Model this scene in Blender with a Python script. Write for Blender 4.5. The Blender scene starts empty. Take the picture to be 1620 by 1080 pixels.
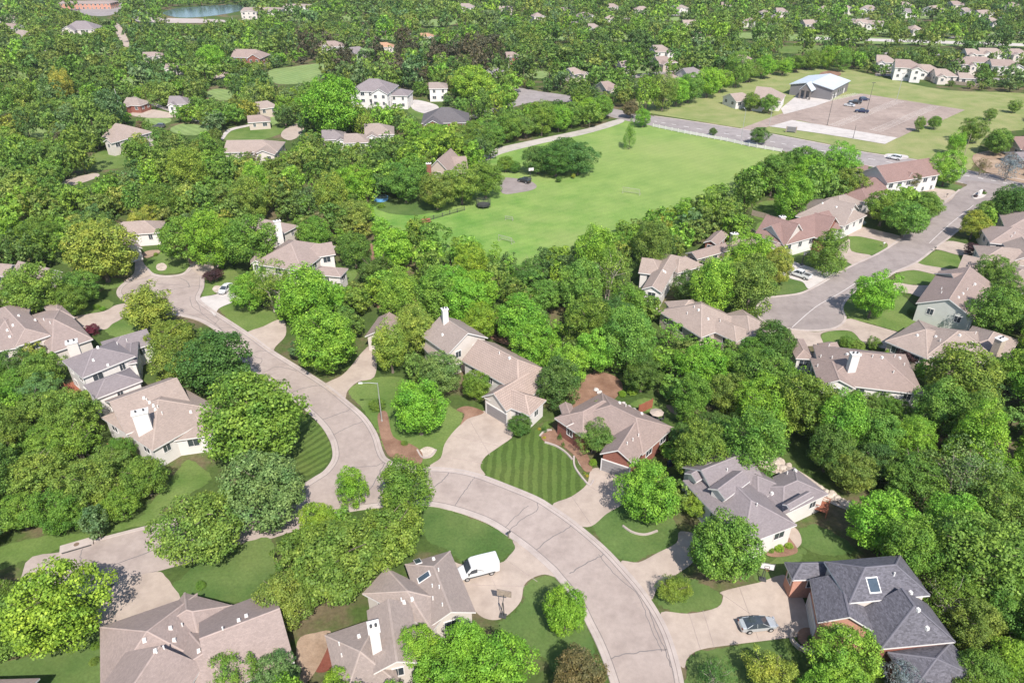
import bpy, bmesh, math, random
import numpy as np
from mathutils import Vector, Matrix
from mathutils.geometry import tessellate_polygon
from mathutils.bvhtree import BVHTree

random.seed(7)
rng = np.random.default_rng(7)
scene = bpy.context.scene
COL = scene.collection

# ------------------------------------------------------------------ camera
F_PX, W_PX, H_PX = 1125.0, 1620.0, 1080.0
PITCH = math.radians(31.1)
CAM_H = 77.0
cam_d = bpy.data.cameras.new('camera')
cam = bpy.data.objects.new('camera', cam_d)
COL.objects.link(cam)
cam.location = (0, 0, CAM_H)
cam.rotation_euler = (math.pi / 2 - PITCH, 0, 0)
cam_d.sensor_width = 36.0
cam_d.lens = 36.0 * F_PX / W_PX
cam_d.clip_start = 0.5
cam_d.clip_end = 6000
scene.camera = cam
CP, SP = math.cos(PITCH), math.sin(PITCH)


def ray(x, y):
    u = (x - W_PX / 2) / F_PX
    v = (y - H_PX / 2) / F_PX
    return Vector((u, CP - v * SP, -SP - v * CP))


def gp(x, y, z=0.0):
    """the point at height z seen at photo position x, y"""
    d = ray(x, y)
    t = (z - CAM_H) / d.z
    return Vector((d.x * t, d.y * t, z))


def px(p):
    """photo position of a world point"""
    X, Y, Z = p[0], p[1], p[2] - CAM_H
    depth = Y * CP - Z * SP
    up = Y * SP + Z * CP
    return (W_PX / 2 + F_PX * X / depth, H_PX / 2 - F_PX * up / depth, depth)


# ------------------------------------------------------------------ object helpers
def link(name, me, mats=None, parent=None, loc=None, rotz=0.0):
    o = bpy.data.objects.new(name, me)
    COL.objects.link(o)
    if mats:
        for m in mats if isinstance(mats, (list, tuple)) else [mats]:
            me.materials.append(m)
    if parent is not None:
        o.parent = parent
    if loc is not None:
        o.location = loc
    o.rotation_euler = (0, 0, rotz)
    return o


def empty(name, loc=(0, 0, 0), rotz=0.0):
    o = bpy.data.objects.new(name, None)
    COL.objects.link(o)
    o.location = loc
    o.rotation_euler = (0, 0, rotz)
    return o


def tag(o, label=None, cat=None, group=None, kind=None):
    if label: o['label'] = label
    if cat: o['category'] = cat
    if group: o['group'] = group
    if kind: o['kind'] = kind
    return o


def mesh(name, verts, faces, mi=None, uvs=None):
    me = bpy.data.meshes.new(name)
    me.from_pydata([tuple(v) for v in verts], [], faces)
    if mi:
        me.polygons.foreach_set('material_index', mi)
    if uvs:
        l = me.uv_layers.new(name='UVMap')
        k = 0
        for f in uvs:
            for uv in f:
                l.data[k].uv = uv
                k += 1
    me.update()
    return me


class MB:
    """collects shapes for ONE mesh object"""
    def __init__(s):
        s.v, s.f, s.m = [], [], []

    def poly(s, pts, m=0):
        k = len(s.v)
        s.v += [Vector(p) for p in pts]
        s.f.append(tuple(range(k, k + len(pts))))
        s.m.append(m)

    def box(s, c, size, rz=0.0, m=0, top=1.0):
        k = len(s.v)
        hx, hy, hz = size[0] / 2, size[1] / 2, size[2] / 2
        R = Matrix.Rotation(rz, 3, 'Z')
        c = Vector(c)
        for z, q in ((-hz, 1.0), (hz, top)):
            for x, y in ((-hx, -hy), (hx, -hy), (hx, hy), (-hx, hy)):
                s.v.append(c + R @ Vector((x * q, y * q, z)))
        for f in ((3, 2, 1, 0), (4, 5, 6, 7), (0, 1, 5, 4), (1, 2, 6, 5), (2, 3, 7, 6), (3, 0, 4, 7)):
            s.f.append(tuple(k + i for i in f))
            s.m.append(m)

    def tube(s, a, b, ra, rb=None, n=8, m=0, caps=True):
        a, b = Vector(a), Vector(b)
        rb = ra if rb is None else rb
        d = (b - a).normalized()
        u = d.orthogonal().normalized()
        w = d.cross(u)
        k = len(s.v)
        for c, r in ((a, ra), (b, rb)):
            for i in range(n):
                t = 2 * math.pi * i / n
                s.v.append(c + (u * math.cos(t) + w * math.sin(t)) * r)
        for i in range(n):
            j = (i + 1) % n
            s.f.append((k + i, k + j, k + n + j, k + n + i)); s.m.append(m)
        if caps:
            s.f.append(tuple(k + n + i for i in range(n))); s.m.append(m)
            s.f.append(tuple(k + n - 1 - i for i in range(n))); s.m.append(m)

    def ring(s, sections, m=0, close=True):
        """loft through sections (lists of points)"""
        k = len(s.v)
        n = len(sections[0])
        for sec in sections:
            s.v += [Vector(p) for p in sec]
        for i in range(len(sections) - 1):
            for j in range(n):
                q = (j + 1) % n
                s.f.append((k + i * n + j, k + i * n + q, k + (i + 1) * n + q, k + (i + 1) * n + j)); s.m.append(m)
        if close:
            s.f.append(tuple(k + j for j in range(n))[::-1]); s.m.append(m)
            e = k + (len(sections) - 1) * n
            s.f.append(tuple(e + j for j in range(n))); s.m.append(m)

    def build(s, name, mats, parent=None, loc=None, rotz=0.0, smooth=False, fix=True):
        me = mesh(name, s.v, s.f, s.m)
        if fix:
            bm = bmesh.new(); bm.from_mesh(me)
            bmesh.ops.recalc_face_normals(bm, faces=bm.faces[:])
            bm.to_mesh(me); bm.free()
        if smooth:
            me.polygons.foreach_set('use_smooth', [True] * len(me.polygons))
        return link(name, me, mats, parent, loc, rotz)


# ------------------------------------------------------------------ materials
def new_mat(name):
    m = bpy.data.materials.new(name)
    m.use_nodes = True
    nt = m.node_tree
    return m, nt, nt.nodes, nt.links, nt.nodes['Principled BSDF']


def node(ns, t, **kw):
    n = ns.new(t)
    for k, v in kw.items():
        if k in n.inputs.keys():
            n.inputs[k].default_value = v
        else:
            setattr(n, k, v)
    return n


def ramp(ns, stops):
    r = ns.new('ShaderNodeValToRGB')
    e = r.color_ramp.elements
    while len(e) < len(stops):
        e.new(0.5)
    for i, (p, c) in enumerate(stops):
        e[i].position = p
        e[i].color = (c[0], c[1], c[2], 1)
    return r


def mixc(ns, ls, fac, a, b, blend='MIX'):
    m = ns.new('ShaderNodeMix')
    m.data_type = 'RGBA'
    m.blend_type = blend
    for sock, val in ((m.inputs[0], fac), (m.inputs[6], a), (m.inputs[7], b)):
        if hasattr(val, 'is_linked'):
            ls.new(val, sock)
        elif isinstance(val, (int, float)):
            sock.default_value = val
        else:
            sock.default_value = (val[0], val[1], val[2], 1)
    return m.outputs[2]


def plain(name, c, rough=0.7, metal=0.0, spec=0.3, var=0.12, scale=1.5):
    m, nt, ns, ls, b = new_mat(name)
    tc = ns.new('ShaderNodeTexCoord')
    n = node(ns, 'ShaderNodeTexNoise', Scale=scale, Detail=5.0)
    ls.new(tc.outputs['Object'], n.inputs['Vector'])
    r = ramp(ns, [(0.3, [x * (1 - var) for x in c]), (0.7, [min(1, x * (1 + var)) for x in c])])
    ls.new(n.outputs['Fac'], r.inputs['Fac'])
    ls.new(r.outputs['Color'], b.inputs['Base Color'])
    b.inputs['Roughness'].default_value = rough
    b.inputs['Metallic'].default_value = metal
    b.inputs['Specular IOR Level'].default_value = spec
    return m


def surface(name, c1, c2, big=0.05, small=1.2, rough=0.9, stain=0.25, blot=None):
    """road, concrete: two mottled tones, with broad worn areas"""
    m, nt, ns, ls, b = new_mat(name)
    g = ns.new('ShaderNodeNewGeometry')
    n1 = node(ns, 'ShaderNodeTexNoise', Scale=big, Detail=6.0, Roughness=0.65)
    n2 = node(ns, 'ShaderNodeTexNoise', Scale=small, Detail=8.0, Roughness=0.7)
    n3 = node(ns, 'ShaderNodeTexNoise', Scale=0.35, Detail=4.0)
    for n in (n1, n2, n3):
        ls.new(g.outputs['Position'], n.inputs['Vector'])
    r = ramp(ns, [(0.36, c1), (0.64, c2)])
    ls.new(n1.outputs['Fac'], r.inputs['Fac'])
    r2 = ramp(ns, [(0.25, (1 - stain,) * 3), (0.75, (1 + stain * 0.5,) * 3)])
    ls.new(n2.outputs['Fac'], r2.inputs['Fac'])
    col = mixc(ns, ls, 1.0, r.outputs['Color'], r2.outputs['Color'], 'MULTIPLY')
    r3 = ramp(ns, [(0.30, (0.84, 0.83, 0.83)), (0.55, (1, 1, 1))])
    ls.new(n3.outputs['Fac'], r3.inputs['Fac'])
    col = mixc(ns, ls, 1.0, col, r3.outputs['Color'], 'MULTIPLY')
    ls.new(col, b.inputs['Base Color'])
    b.inputs['Roughness'].default_value = rough
    b.inputs['Specular IOR Level'].default_value = 0.2
    return m


def grass(name, c1, c2, dry=(0.20, 0.19, 0.07), dryness=0.3, stripe=0.0, width=1.5, ang=0.0, rings=None, dscale=0.045, spot=None):
    m, nt, ns, ls, b = new_mat(name)
    g = ns.new('ShaderNodeNewGeometry')
    n1 = node(ns, 'ShaderNodeTexNoise', Scale=0.12, Detail=6.0, Roughness=0.6)
    n2 = node(ns, 'ShaderNodeTexNoise', Scale=2.5, Detail=6.0, Roughness=0.75)
    n3 = node(ns, 'ShaderNodeTexNoise', Scale=dscale, Detail=7.0, Roughness=0.65)
    for n in (n1, n2, n3):
        ls.new(g.outputs['Position'], n.inputs['Vector'])
    r = ramp(ns, [(0.35, c1), (0.65, c2)])
    ls.new(n1.outputs['Fac'], r.inputs['Fac'])
    rd = ramp(ns, [(0.46, (0, 0, 0)), (0.70, (1, 1, 1))])
    ls.new(n3.outputs['Fac'], rd.inputs['Fac'])
    mu = node(ns, 'ShaderNodeMath', operation='MULTIPLY')
    ls.new(rd.outputs['Color'], mu.inputs[0]); mu.inputs[1].default_value = dryness
    col = mixc(ns, ls, mu.outputs[0], r.outputs['Color'], dry)
    if spot:
        ds = node(ns, 'ShaderNodeVectorMath', operation='DISTANCE')
        nv = node(ns, 'ShaderNodeTexNoise', Scale=0.03, Detail=6.0)
        ls.new(g.outputs['Position'], nv.inputs['Vector'])
        ls.new(g.outputs['Position'], ds.inputs[0]); ds.inputs[1].default_value = (spot[0], spot[1], 0)
        md = node(ns, 'ShaderNodeMath', operation='MULTIPLY_ADD')
        ls.new(nv.outputs['Fac'], md.inputs[0]); md.inputs[1].default_value = 60; ls.new(ds.outputs['Value'], md.inputs[2])
        mr = ns.new('ShaderNodeMapRange'); mr.inputs['From Min'].default_value = spot[2] + 75; mr.inputs['From Max'].default_value = spot[2] * .3 + 25
        mr.inputs['To Max'].default_value = 0.5
        ls.new(md.outputs[0], mr.inputs['Value'])
        col = mixc(ns, ls, mr.outputs[0], col, dry)
    r2 = ramp(ns, [(0.3, (0.72, 0.72, 0.72)), (0.7, (1.18, 1.18, 1.18))])
    ls.new(n2.outputs['Fac'], r2.inputs['Fac'])
    col = mixc(ns, ls, 1.0, col, r2.outputs['Color'], 'MULTIPLY')
    if stripe:
        mp = ns.new('ShaderNodeMapping')
        mp.vector_type = 'POINT'
        ls.new(g.outputs['Position'], mp.inputs['Vector'])
        if rings:
            mp.inputs['Location'].default_value = (-rings[0], -rings[1], 0)
            wv = node(ns, 'ShaderNodeTexWave', wave_type='RINGS', rings_direction='Z', wave_profile='SIN')
        else:
            mp.inputs['Rotation'].default_value = (0, 0, -ang)
            wv = node(ns, 'ShaderNodeTexWave', wave_type='BANDS', bands_direction='X', wave_profile='SIN')
        wv.inputs['Scale'].default_value = math.pi / (10 * width)
        wv.inputs['Distortion'].default_value = 2.2
        wv.inputs['Detail Scale'].default_value = 1.6
        wv.inputs['Detail'].default_value = 3.0
        ls.new(mp.outputs['Vector'], wv.inputs['Vector'])
        rs = ramp(ns, [(0.36, (1 - stripe,) * 3), (0.64, (1 + stripe * 1.1, 1 + stripe * 1.0, 1 + stripe * 0.9))])
        ls.new(wv.outputs['Fac'], rs.inputs['Fac'])
        col = mixc(ns, ls, 1.0, col, rs.outputs['Color'], 'MULTIPLY')
    ls.new(col, b.inputs['Base Color'])
    b.inputs['Roughness'].default_value = 0.95
    b.inputs['Specular IOR Level'].default_value = 0.08
    return m


def ground_mat():
    m, nt, ns, ls, b = new_mat('rough_ground')
    g = ns.new('ShaderNodeNewGeometry')
    n1 = node(ns, 'ShaderNodeTexNoise', Scale=0.06, Detail=8.0, Roughness=0.65)
    n2 = node(ns, 'ShaderNodeTexNoise', Scale=1.6, Detail=7.0, Roughness=0.75)
    n3 = node(ns, 'ShaderNodeTexNoise', Scale=0.011, Detail=5.0, Roughness=0.6)
    for n in (n1, n2, n3):
        ls.new(g.outputs['Position'], n.inputs['Vector'])
    r = ramp(ns, [(0.34, (0.055, 0.090, 0.024)), (0.50, (0.076, 0.108, 0.032)), (0.58, (0.135, 0.110, 0.065)), (0.72, (0.20, 0.145, 0.10))])
    ls.new(n1.outputs['Fac'], r.inputs['Fac'])
    r2 = ramp(ns, [(0.3, (0.62, 0.62, 0.62)), (0.7, (1.2, 1.2, 1.2))])
    ls.new(n2.outputs['Fac'], r2.inputs['Fac'])
    col = mixc(ns, ls, 1.0, r.outputs['Color'], r2.outputs['Color'], 'MULTIPLY')
    r3 = ramp(ns, [(0.4, (0.85, 0.9, 0.85)), (0.62, (1.15, 1.15, 1.1))])
    ls.new(n3.outputs['Fac'], r3.inputs['Fac'])
    col = mixc(ns, ls, 1.0, col, r3.outputs['Color'], 'MULTIPLY')
    ls.new(col, b.inputs['Base Color'])
    b.inputs['Roughness'].default_value = 1.0
    b.inputs['Specular IOR Level'].default_value = 0.05
    return m


def shingle(name, c, var=0.22, course=0.30, tile=False):
    """roofing in courses; UV runs along the eave and up the slope in metres"""
    m, nt, ns, ls, b = new_mat(name)
    uv = ns.new('ShaderNodeUVMap')
    br = node(ns, 'ShaderNodeTexBrick')
    br.inputs['Scale'].default_value = 1.0
    br.inputs['Brick Width'].default_value = 0.34 if not tile else 0.45
    br.inputs['Row Height'].default_value = course
    br.inputs['Mortar Size'].default_value = 0.012 if not tile else 0.05
    br.inputs['Mortar Smooth'].default_value = 0.6
    br.inputs['Bias'].default_value = 0.0
    lo, hi = [x * (1 - var) for x in c], [min(1, x * (1 + var)) for x in c]
    br.inputs['Color1'].default_value = (*lo, 1)
    br.inputs['Color2'].default_value = (*hi, 1)
    k = 0.66 if tile else 0.86
    br.inputs['Mortar'].default_value = (c[0] * k, c[1] * k, c[2] * k, 1)
    ls.new(uv.outputs['UV'], br.inputs['Vector'])
    g = ns.new('ShaderNodeNewGeometry')
    n1 = node(ns, 'ShaderNodeTexNoise', Scale=0.45, Detail=6.0, Roughness=0.65)
    n2 = node(ns, 'ShaderNodeTexNoise', Scale=3.6, Detail=6.0, Roughness=0.8)
    for n in (n1, n2):
        ls.new(g.outputs['Position'], n.inputs['Vector'])
    r1 = ramp(ns, [(0.3, (0.93, 0.93, 0.93)), (0.7, (1.05, 1.05, 1.05))])
    ls.new(n1.outputs['Fac'], r1.inputs['Fac'])
    r2 = ramp(ns, [(0.3, (1 - var * 1.0,) * 3), (0.7, (1 + var * 1.0,) * 3)])
    ls.new(n2.outputs['Fac'], r2.inputs['Fac'])
    col = mixc(ns, ls, 1.0, br.outputs['Color'], r1.outputs['Color'], 'MULTIPLY')
    col = mixc(ns, ls, 1.0, col, r2.outputs['Color'], 'MULTIPLY')
    ls.new(col, b.inputs['Base Color'])
    b.inputs['Roughness'].default_value = 0.85
    b.inputs['Specular IOR Level'].default_value = 0.25
    bp = node(ns, 'ShaderNodeBump', Strength=0.4, Distance=0.03)
    ls.new(br.outputs['Fac'], bp.inputs['Height'])
    bp.invert = True
    ls.new(bp.outputs['Normal'], b.inputs['Normal'])
    return m


def brickwall(name, c):
    m, nt, ns, ls, b = new_mat(name)
    g = ns.new('ShaderNodeNewGeometry')
    n = node(ns, 'ShaderNodeTexNoise', Scale=4.0, Detail=6.0, Roughness=0.8)
    ls.new(g.outputs['Position'], n.inputs['Vector'])
    wv = node(ns, 'ShaderNodeTexWave', wave_type='BANDS', bands_direction='Z')
    wv.inputs['Scale'].default_value = 2.1
    ls.new(g.outputs['Position'], wv.inputs['Vector'])
    r = ramp(ns, [(0.3, [x * 0.72 for x in c]), (0.7, [x * 1.25 for x in c])])
    ls.new(n.outputs['Fac'], r.inputs['Fac'])
    rw = ramp(ns, [(0.1, (1.12, 1.12, 1.12)), (0.3, (0.97, 0.97, 0.97))])
    ls.new(wv.outputs['Fac'], rw.inputs['Fac'])
    col = mixc(ns, ls, 1.0, r.outputs['Color'], rw.outputs['Color'], 'MULTIPLY')
    ls.new(col, b.inputs['Base Color'])
    b.inputs['Roughness'].default_value = 0.9
    return m


def siding(name, c):
    m, nt, ns, ls, b = new_mat(name)
    g = ns.new('ShaderNodeNewGeometry')
    wv = node(ns, 'ShaderNodeTexWave', wave_type='BANDS', bands_direction='Z', wave_profile='SAW')
    wv.inputs['Scale'].default_value = 1.57
    ls.new(g.outputs['Position'], wv.inputs['Vector'])
    n = node(ns, 'ShaderNodeTexNoise', Scale=0.8, Detail=6.0)
    ls.new(g.outputs['Position'], n.inputs['Vector'])
    rw = ramp(ns, [(0.0, (0.78, 0.78, 0.79)), (0.16, (1, 1, 1))])
    ls.new(wv.outputs['Fac'], rw.inputs['Fac'])
    r = ramp(ns, [(0.3, [x * 0.92 for x in c]), (0.7, c)])
    ls.new(n.outputs['Fac'], r.inputs['Fac'])
    col = mixc(ns, ls, 1.0, r.outputs['Color'], rw.outputs['Color'], 'MULTIPLY')
    ls.new(col, b.inputs['Base Color'])
    b.inputs['Roughness'].default_value = 0.6
    return m


def leaf_mat(name, own=None):
    """foliage: the object's own colour, varied leaf by leaf and clump by clump"""
    m, nt, ns, ls, b = new_mat(name)
    g = ns.new('ShaderNodeNewGeometry')
    oi = ns.new('ShaderNodeObjectInfo')
    if own == 'attr':
        at = node(ns, 'ShaderNodeAttribute', attribute_name='leaf_tint')
        base = at.outputs['Color']
    else:
        base = oi.outputs['Color']
    r = ramp(ns, [(0.0, (0.66, 0.70, 0.62)), (0.5, (1.0, 1.0, 1.0)), (0.85, (1.30, 1.24, 1.25)), (1.0, (1.9, 1.65, 1.9))])  # top of the range paints sunlit leaves into the colour
    ls.new(g.outputs['Random Per Island'], r.inputs['Fac'])
    col = mixc(ns, ls, 1.0, base, r.outputs['Color'], 'MULTIPLY')
    n = node(ns, 'ShaderNodeTexNoise', Scale=0.38, Detail=4.0)
    ls.new(g.outputs['Position'], n.inputs['Vector'])
    r2 = ramp(ns, [(0.32, (0.74, 0.84, 0.84)), (0.68, (1.32, 1.13, 0.98))])
    ls.new(n.outputs['Fac'], r2.inputs['Fac'])
    col = mixc(ns, ls, 1.0, col, r2.outputs['Color'], 'MULTIPLY')
    ls.new(col, b.inputs['Base Color'])
    b.inputs['Roughness'].default_value = 0.55
    b.inputs['Specular IOR Level'].default_value = 0.22
    tr = ns.new('ShaderNodeBsdfTranslucent')
    ls.new(mixc(ns, ls, 1.0, col, (1.2, 1.25, 0.85), 'MULTIPLY'), tr.inputs['Color'])
    mx = ns.new('ShaderNodeMixShader')
    mx.inputs[0].default_value = 0.25
    ls.new(b.outputs[0], mx.inputs[1]); ls.new(tr.outputs[0], mx.inputs[2])
    ls.new(mx.outputs[0], ns['Material Output'].inputs['Surface'])
    return m


M = {}
M['ground'] = ground_mat()
M['road'] = surface('street_pavement', (0.322, 0.262, 0.232), (0.380, 0.314, 0.280), stain=0.16)
M['court'] = surface('court_asphalt', (0.235, 0.198, 0.184), (0.300, 0.256, 0.238), stain=0.16)
M['arterial'] = surface('main_road_asphalt', (0.245, 0.215, 0.208), (0.30, 0.265, 0.256), stain=0.12)
M['lot'] = surface('lot_asphalt', (0.255, 0.196, 0.168), (0.355, 0.280, 0.240), big=0.03, stain=0.22)
M['concrete'] = surface('driveway_concrete', (0.362, 0.292, 0.244), (0.420, 0.344, 0.290), stain=0.14)
M['pale'] = surface('new_concrete', (0.43, 0.39, 0.365), (0.49, 0.45, 0.42), stain=0.06)
M['kerb'] = surface('kerb_concrete', (0.375, 0.315, 0.285), (0.43, 0.368, 0.335), stain=0.12)
M['tar'] = plain('crack_sealer', (0.165, 0.145, 0.14), 0.8)
M['paint'] = plain('road_marking', (0.72, 0.70, 0.66), 0.8)
M['mulch'] = surface('bark_mulch', (0.19, 0.105, 0.070), (0.29, 0.175, 0.120), big=0.3, small=5, stain=0.35)
M['redmulch'] = surface('red_mulch', (0.16, 0.05, 0.035), (0.22, 0.08, 0.055), big=0.3, small=5, stain=0.35)
M['dirt'] = surface('bare_dirt', (0.28, 0.195, 0.135), (0.38, 0.28, 0.205), big=0.2, small=3, stain=0.3)
M['path'] = surface('gravel_track', (0.36, 0.33, 0.29), (0.44, 0.40, 0.36), stain=0.15)
GC1, GC2 = (0.078, 0.138, 0.030), (0.142, 0.195, 0.056)
M['lawn'] = grass('lawn_grass', GC1, GC2)
M['lawn_dark'] = grass('dark_lawn_grass', (0.058, 0.110, 0.028), (0.108, 0.160, 0.048), dryness=0.26)  # the darker of the two plain lawn greens
M['lawn_stripe'] = grass('striped_lawn_grass', (0.066, 0.108, 0.024), (0.084, 0.130, 0.032), stripe=0.16, width=1.5, ang=math.radians(-3), dryness=0.25)
M['meadow'] = grass('meadow_grass', (0.098, 0.212, 0.038), (0.190, 0.292, 0.070), dry=(0.255, 0.290, 0.105), dryness=0.9, stripe=0.022, width=2.6, ang=math.radians(126), dscale=0.016, spot=(gp(1110, 250).x, gp(1110, 250).y, 60))
M['field'] = grass('church_field_grass', (0.165, 0.212, 0.066), (0.255, 0.262, 0.112), dry=(0.31, 0.28, 0.14), dryness=0.5)
M['palelawn'] = grass('pale_lawn_grass', (0.16, 0.23, 0.08), (0.20, 0.27, 0.10), stripe=0.08, width=3, ang=0.8)
M['water'] = plain('pond_water', (0.065, 0.095, 0.095), 0.2, spec=0.5, var=0.1, scale=0.05)
M['leaf'] = leaf_mat('tree_leaves')
M['leaf_mass'] = leaf_mat('woodland_leaves', 'attr')
M['bark'] = plain('bark', (0.16, 0.125, 0.10), 0.9, var=0.3, scale=6)
M['palebark'] = plain('pale_bark', (0.36, 0.31, 0.26), 0.9, var=0.3, scale=6)
M['white'] = siding('white_siding', (0.66, 0.62, 0.59))
M['cream'] = siding('cream_siding', (0.58, 0.52, 0.47))
M['tan'] = siding('tan_siding', (0.48, 0.40, 0.34))
M['greysiding'] = siding('grey_siding', (0.50, 0.50, 0.46))
M['brick'] = brickwall('red_brick', (0.225, 0.085, 0.060))
M['paintbrick'] = brickwall('pink_brick', (0.46, 0.23, 0.165))
M['stone'] = brickwall('stone_wall', (0.42, 0.34, 0.27))
M['trim'] = plain('white_trim', (0.64, 0.61, 0.59), 0.6, var=0.04)
M['darktrim'] = plain('dark_trim', (0.16, 0.14, 0.13), 0.6, var=0.05)
M['glass'] = plain('window_glass', (0.045, 0.055, 0.065), 0.06, spec=0.8, var=0.2)
M['skylight'] = plain('skylight_glass', (0.05, 0.07, 0.09), 0.05, spec=0.8, var=0.1)
M['door'] = plain('garage_door_panel', (0.62, 0.58, 0.55), 0.6, var=0.05)
M['darkdoor'] = plain('grey_garage_door', (0.25, 0.23, 0.23), 0.6, var=0.05)
M['metal'] = plain('galvanised_metal', (0.55, 0.55, 0.56), 0.35, metal=0.6, var=0.08)
M['vent'] = plain('vent_pipe', (0.66, 0.63, 0.60), 0.5, var=0.05)
M['darkmetal'] = plain('dark_metal', (0.06, 0.06, 0.06), 0.5, var=0.1)
M['wood'] = plain('weathered_wood', (0.30, 0.24, 0.19), 0.85, var=0.25, scale=5)
M['redwood'] = plain('red_cedar_deck', (0.28, 0.10, 0.06), 0.8, var=0.2, scale=5)
M['rubber'] = plain('tyre_rubber', (0.02, 0.02, 0.02), 0.8)
M['rock'] = surface('limestone', (0.40, 0.33, 0.27), (0.55, 0.47, 0.40), big=0.8, small=4, stain=0.3)
M['barnroof'] = plain('steel_roof', (0.45, 0.485, 0.52), 0.4, metal=0.0, var=0.05, scale=0.3)
M['barnwall'] = plain('steel_wall', (0.17, 0.16, 0.165), 0.6, var=0.05, scale=0.3)
ROOFC = {
    'tan': (0.292, 0.230, 0.198), 'tile': (0.325, 0.248, 0.210), 'grey': (0.205, 0.175, 0.178), 'slate': (0.112, 0.106, 0.122),
    'brown': (0.256, 0.194, 0.170), 'red': (0.215, 0.138, 0.122), 'pink': (0.278, 0.216, 0.192), 'taupe': (0.270, 0.218, 0.192), 'orange': (0.36, 0.21, 0.13), 'dark': (0.11, 0.10, 0.104)}
for k, c in ROOFC.items():
    M['roof_' + k] = shingle(k + '_roofing', c, var=0.26 if k == 'slate' else (0.06 if k == 'tile' else 0.085), tile=(k == 'tile'), course=0.42 if k == 'tile' else 0.16)
    M['cap_' + k] = plain(k + '_ridge_caps', [min(1, x * 1.2) for x in c], 0.85, var=0.1)
PAINT = {}
def carpaint(name, c, metal=0.0):
    if name not in PAINT:
        m, nt, ns, ls, b = new_mat(name + '_car_paint')
        n = node(ns, 'ShaderNodeTexNoise', Scale=0.7)
        r = ramp(ns, [(0.3, [x * 0.95 for x in c]), (0.7, c)])
        ls.new(n.outputs['Fac'], r.inputs['Fac']); ls.new(r.outputs['Color'], b.inputs['Base Color'])
        b.inputs['Roughness'].default_value = 0.3
        b.inputs['Metallic'].default_value = metal
        b.inputs['Coat Weight'].default_value = 0.6
        PAINT[name] = m
    return PAINT[name]

# ------------------------------------------------------------------ light
SUN_EL = math.radians(50)
SUN_DIR = Vector((0.27, -0.963, 0)).normalized() * math.cos(SUN_EL) + Vector((0, 0, math.sin(SUN_EL)))
w = bpy.data.worlds.new('World')
scene.world = w
w.use_nodes = True
sk = w.node_tree.nodes.new('ShaderNodeTexSky')
sk.sky_type = 'NISHITA'
sk.sun_disc = False
sk.sun_elevation = SUN_EL
sk.sun_rotation = math.atan2(SUN_DIR.x, SUN_DIR.y)
sk.altitude = 400
w.node_tree.links.new(sk.outputs[0], w.node_tree.nodes['Background'].inputs[0])
w.node_tree.nodes['Background'].inputs[1].default_value = 0.125
sl = bpy.data.lights.new('sun', 'SUN')
sl.energy = 4.6
sl.angle = math.radians(0.5)
sl.color = (1.0, 0.95, 0.88)
so = bpy.data.objects.new('sun', sl)
COL.objects.link(so)
so.location = (0, 0, 200)
so.rotation_euler = SUN_DIR.to_track_quat('Z', 'Y').to_euler()
vs = scene.view_settings
vs.view_transform = 'Standard'
vs.look = 'None'
vs.exposure = 0.68
vs.gamma = 1.0
# ------------------------------------------------------------------ the setting: sheets on the ground
def smooth_pts(pts, closed=True, k=4):
    n = len(pts)
    out = []
    rngi = range(n) if closed else range(n - 1)
    for i in rngi:
        if closed:
            p0, p1, p2, p3 = pts[i - 1], pts[i], pts[(i + 1) % n], pts[(i + 2) % n]
        else:
            p0, p1, p2, p3 = pts[max(i - 1, 0)], pts[i], pts[i + 1], pts[min(i + 2, n - 1)]
        for j in range(k):
            t = j / k
            q = []
            for a in range(2):
                q.append(0.5 * ((2 * p1[a]) + (-p0[a] + p2[a]) * t + (2 * p0[a] - 5 * p1[a] + 4 * p2[a] - p3[a]) * t * t + (-p0[a] + 3 * p1[a] - 3 * p2[a] + p3[a]) * t ** 3))
            out.append(tuple(q))
    if not closed:
        out.append(tuple(pts[-1]))
    return out


CLEAR_PX = []          # photo polygons that must stay in view
CLEAR_W = []           # ground polygons (world) where no trunk may stand
_zi = [0]


def inside(p, poly):
    x, y = p[0], p[1]
    c = False
    j = len(poly) - 1
    for i in range(len(poly)):
        xi, yi = poly[i][0], poly[i][1]
        xj, yj = poly[j][0], poly[j][1]
        if (yi > y) != (yj > y) and x < (xj - xi) * (y - yi) / (yj - yi) + xi:
            c = not c
        j = i
    return c


def area2(pts):
    return sum(pts[i - 1][0] * pts[i][1] - pts[i][0] * pts[i - 1][1] for i in range(len(pts)))


def sheet(name, pts, mat, z=None, smooth=True, clear=True, kind='structure', parent=None, trunks=True, ragged=0.0):
    """a flat patch of ground traced in the photograph and laid on the ground"""
    pp = smooth_pts(pts) if smooth else pts
    if ragged:
        pp = smooth_pts(pts, True, 9)
    if clear:
        CLEAR_PX.append(pp)
    if z is None:
        _zi[0] += 1
        z = 0.02 + 0.004 * (_zi[0] % 12)
    w_ = [gp(x, y, z) for x, y in pp]
    if ragged:
        w_ = [q + Vector((random.gauss(0, ragged), random.gauss(0, ragged), 0)) for q in w_]
    if trunks:
        CLEAR_W.append([(p.x, p.y) for p in w_])
    if area2(w_) < 0:
        w_ = w_[::-1]
    tris = tessellate_polygon([w_])
    fs = []
    for t in tris:
        a, b, c = [w_[i] for i in t]
        fs.append(tuple(t) if (b - a).cross(c - a).z > 0 else tuple(t[::-1]))
    o = link(name, mesh(name, w_, fs), mat, parent)
    if kind:
        o['kind'] = kind
    return o


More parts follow.
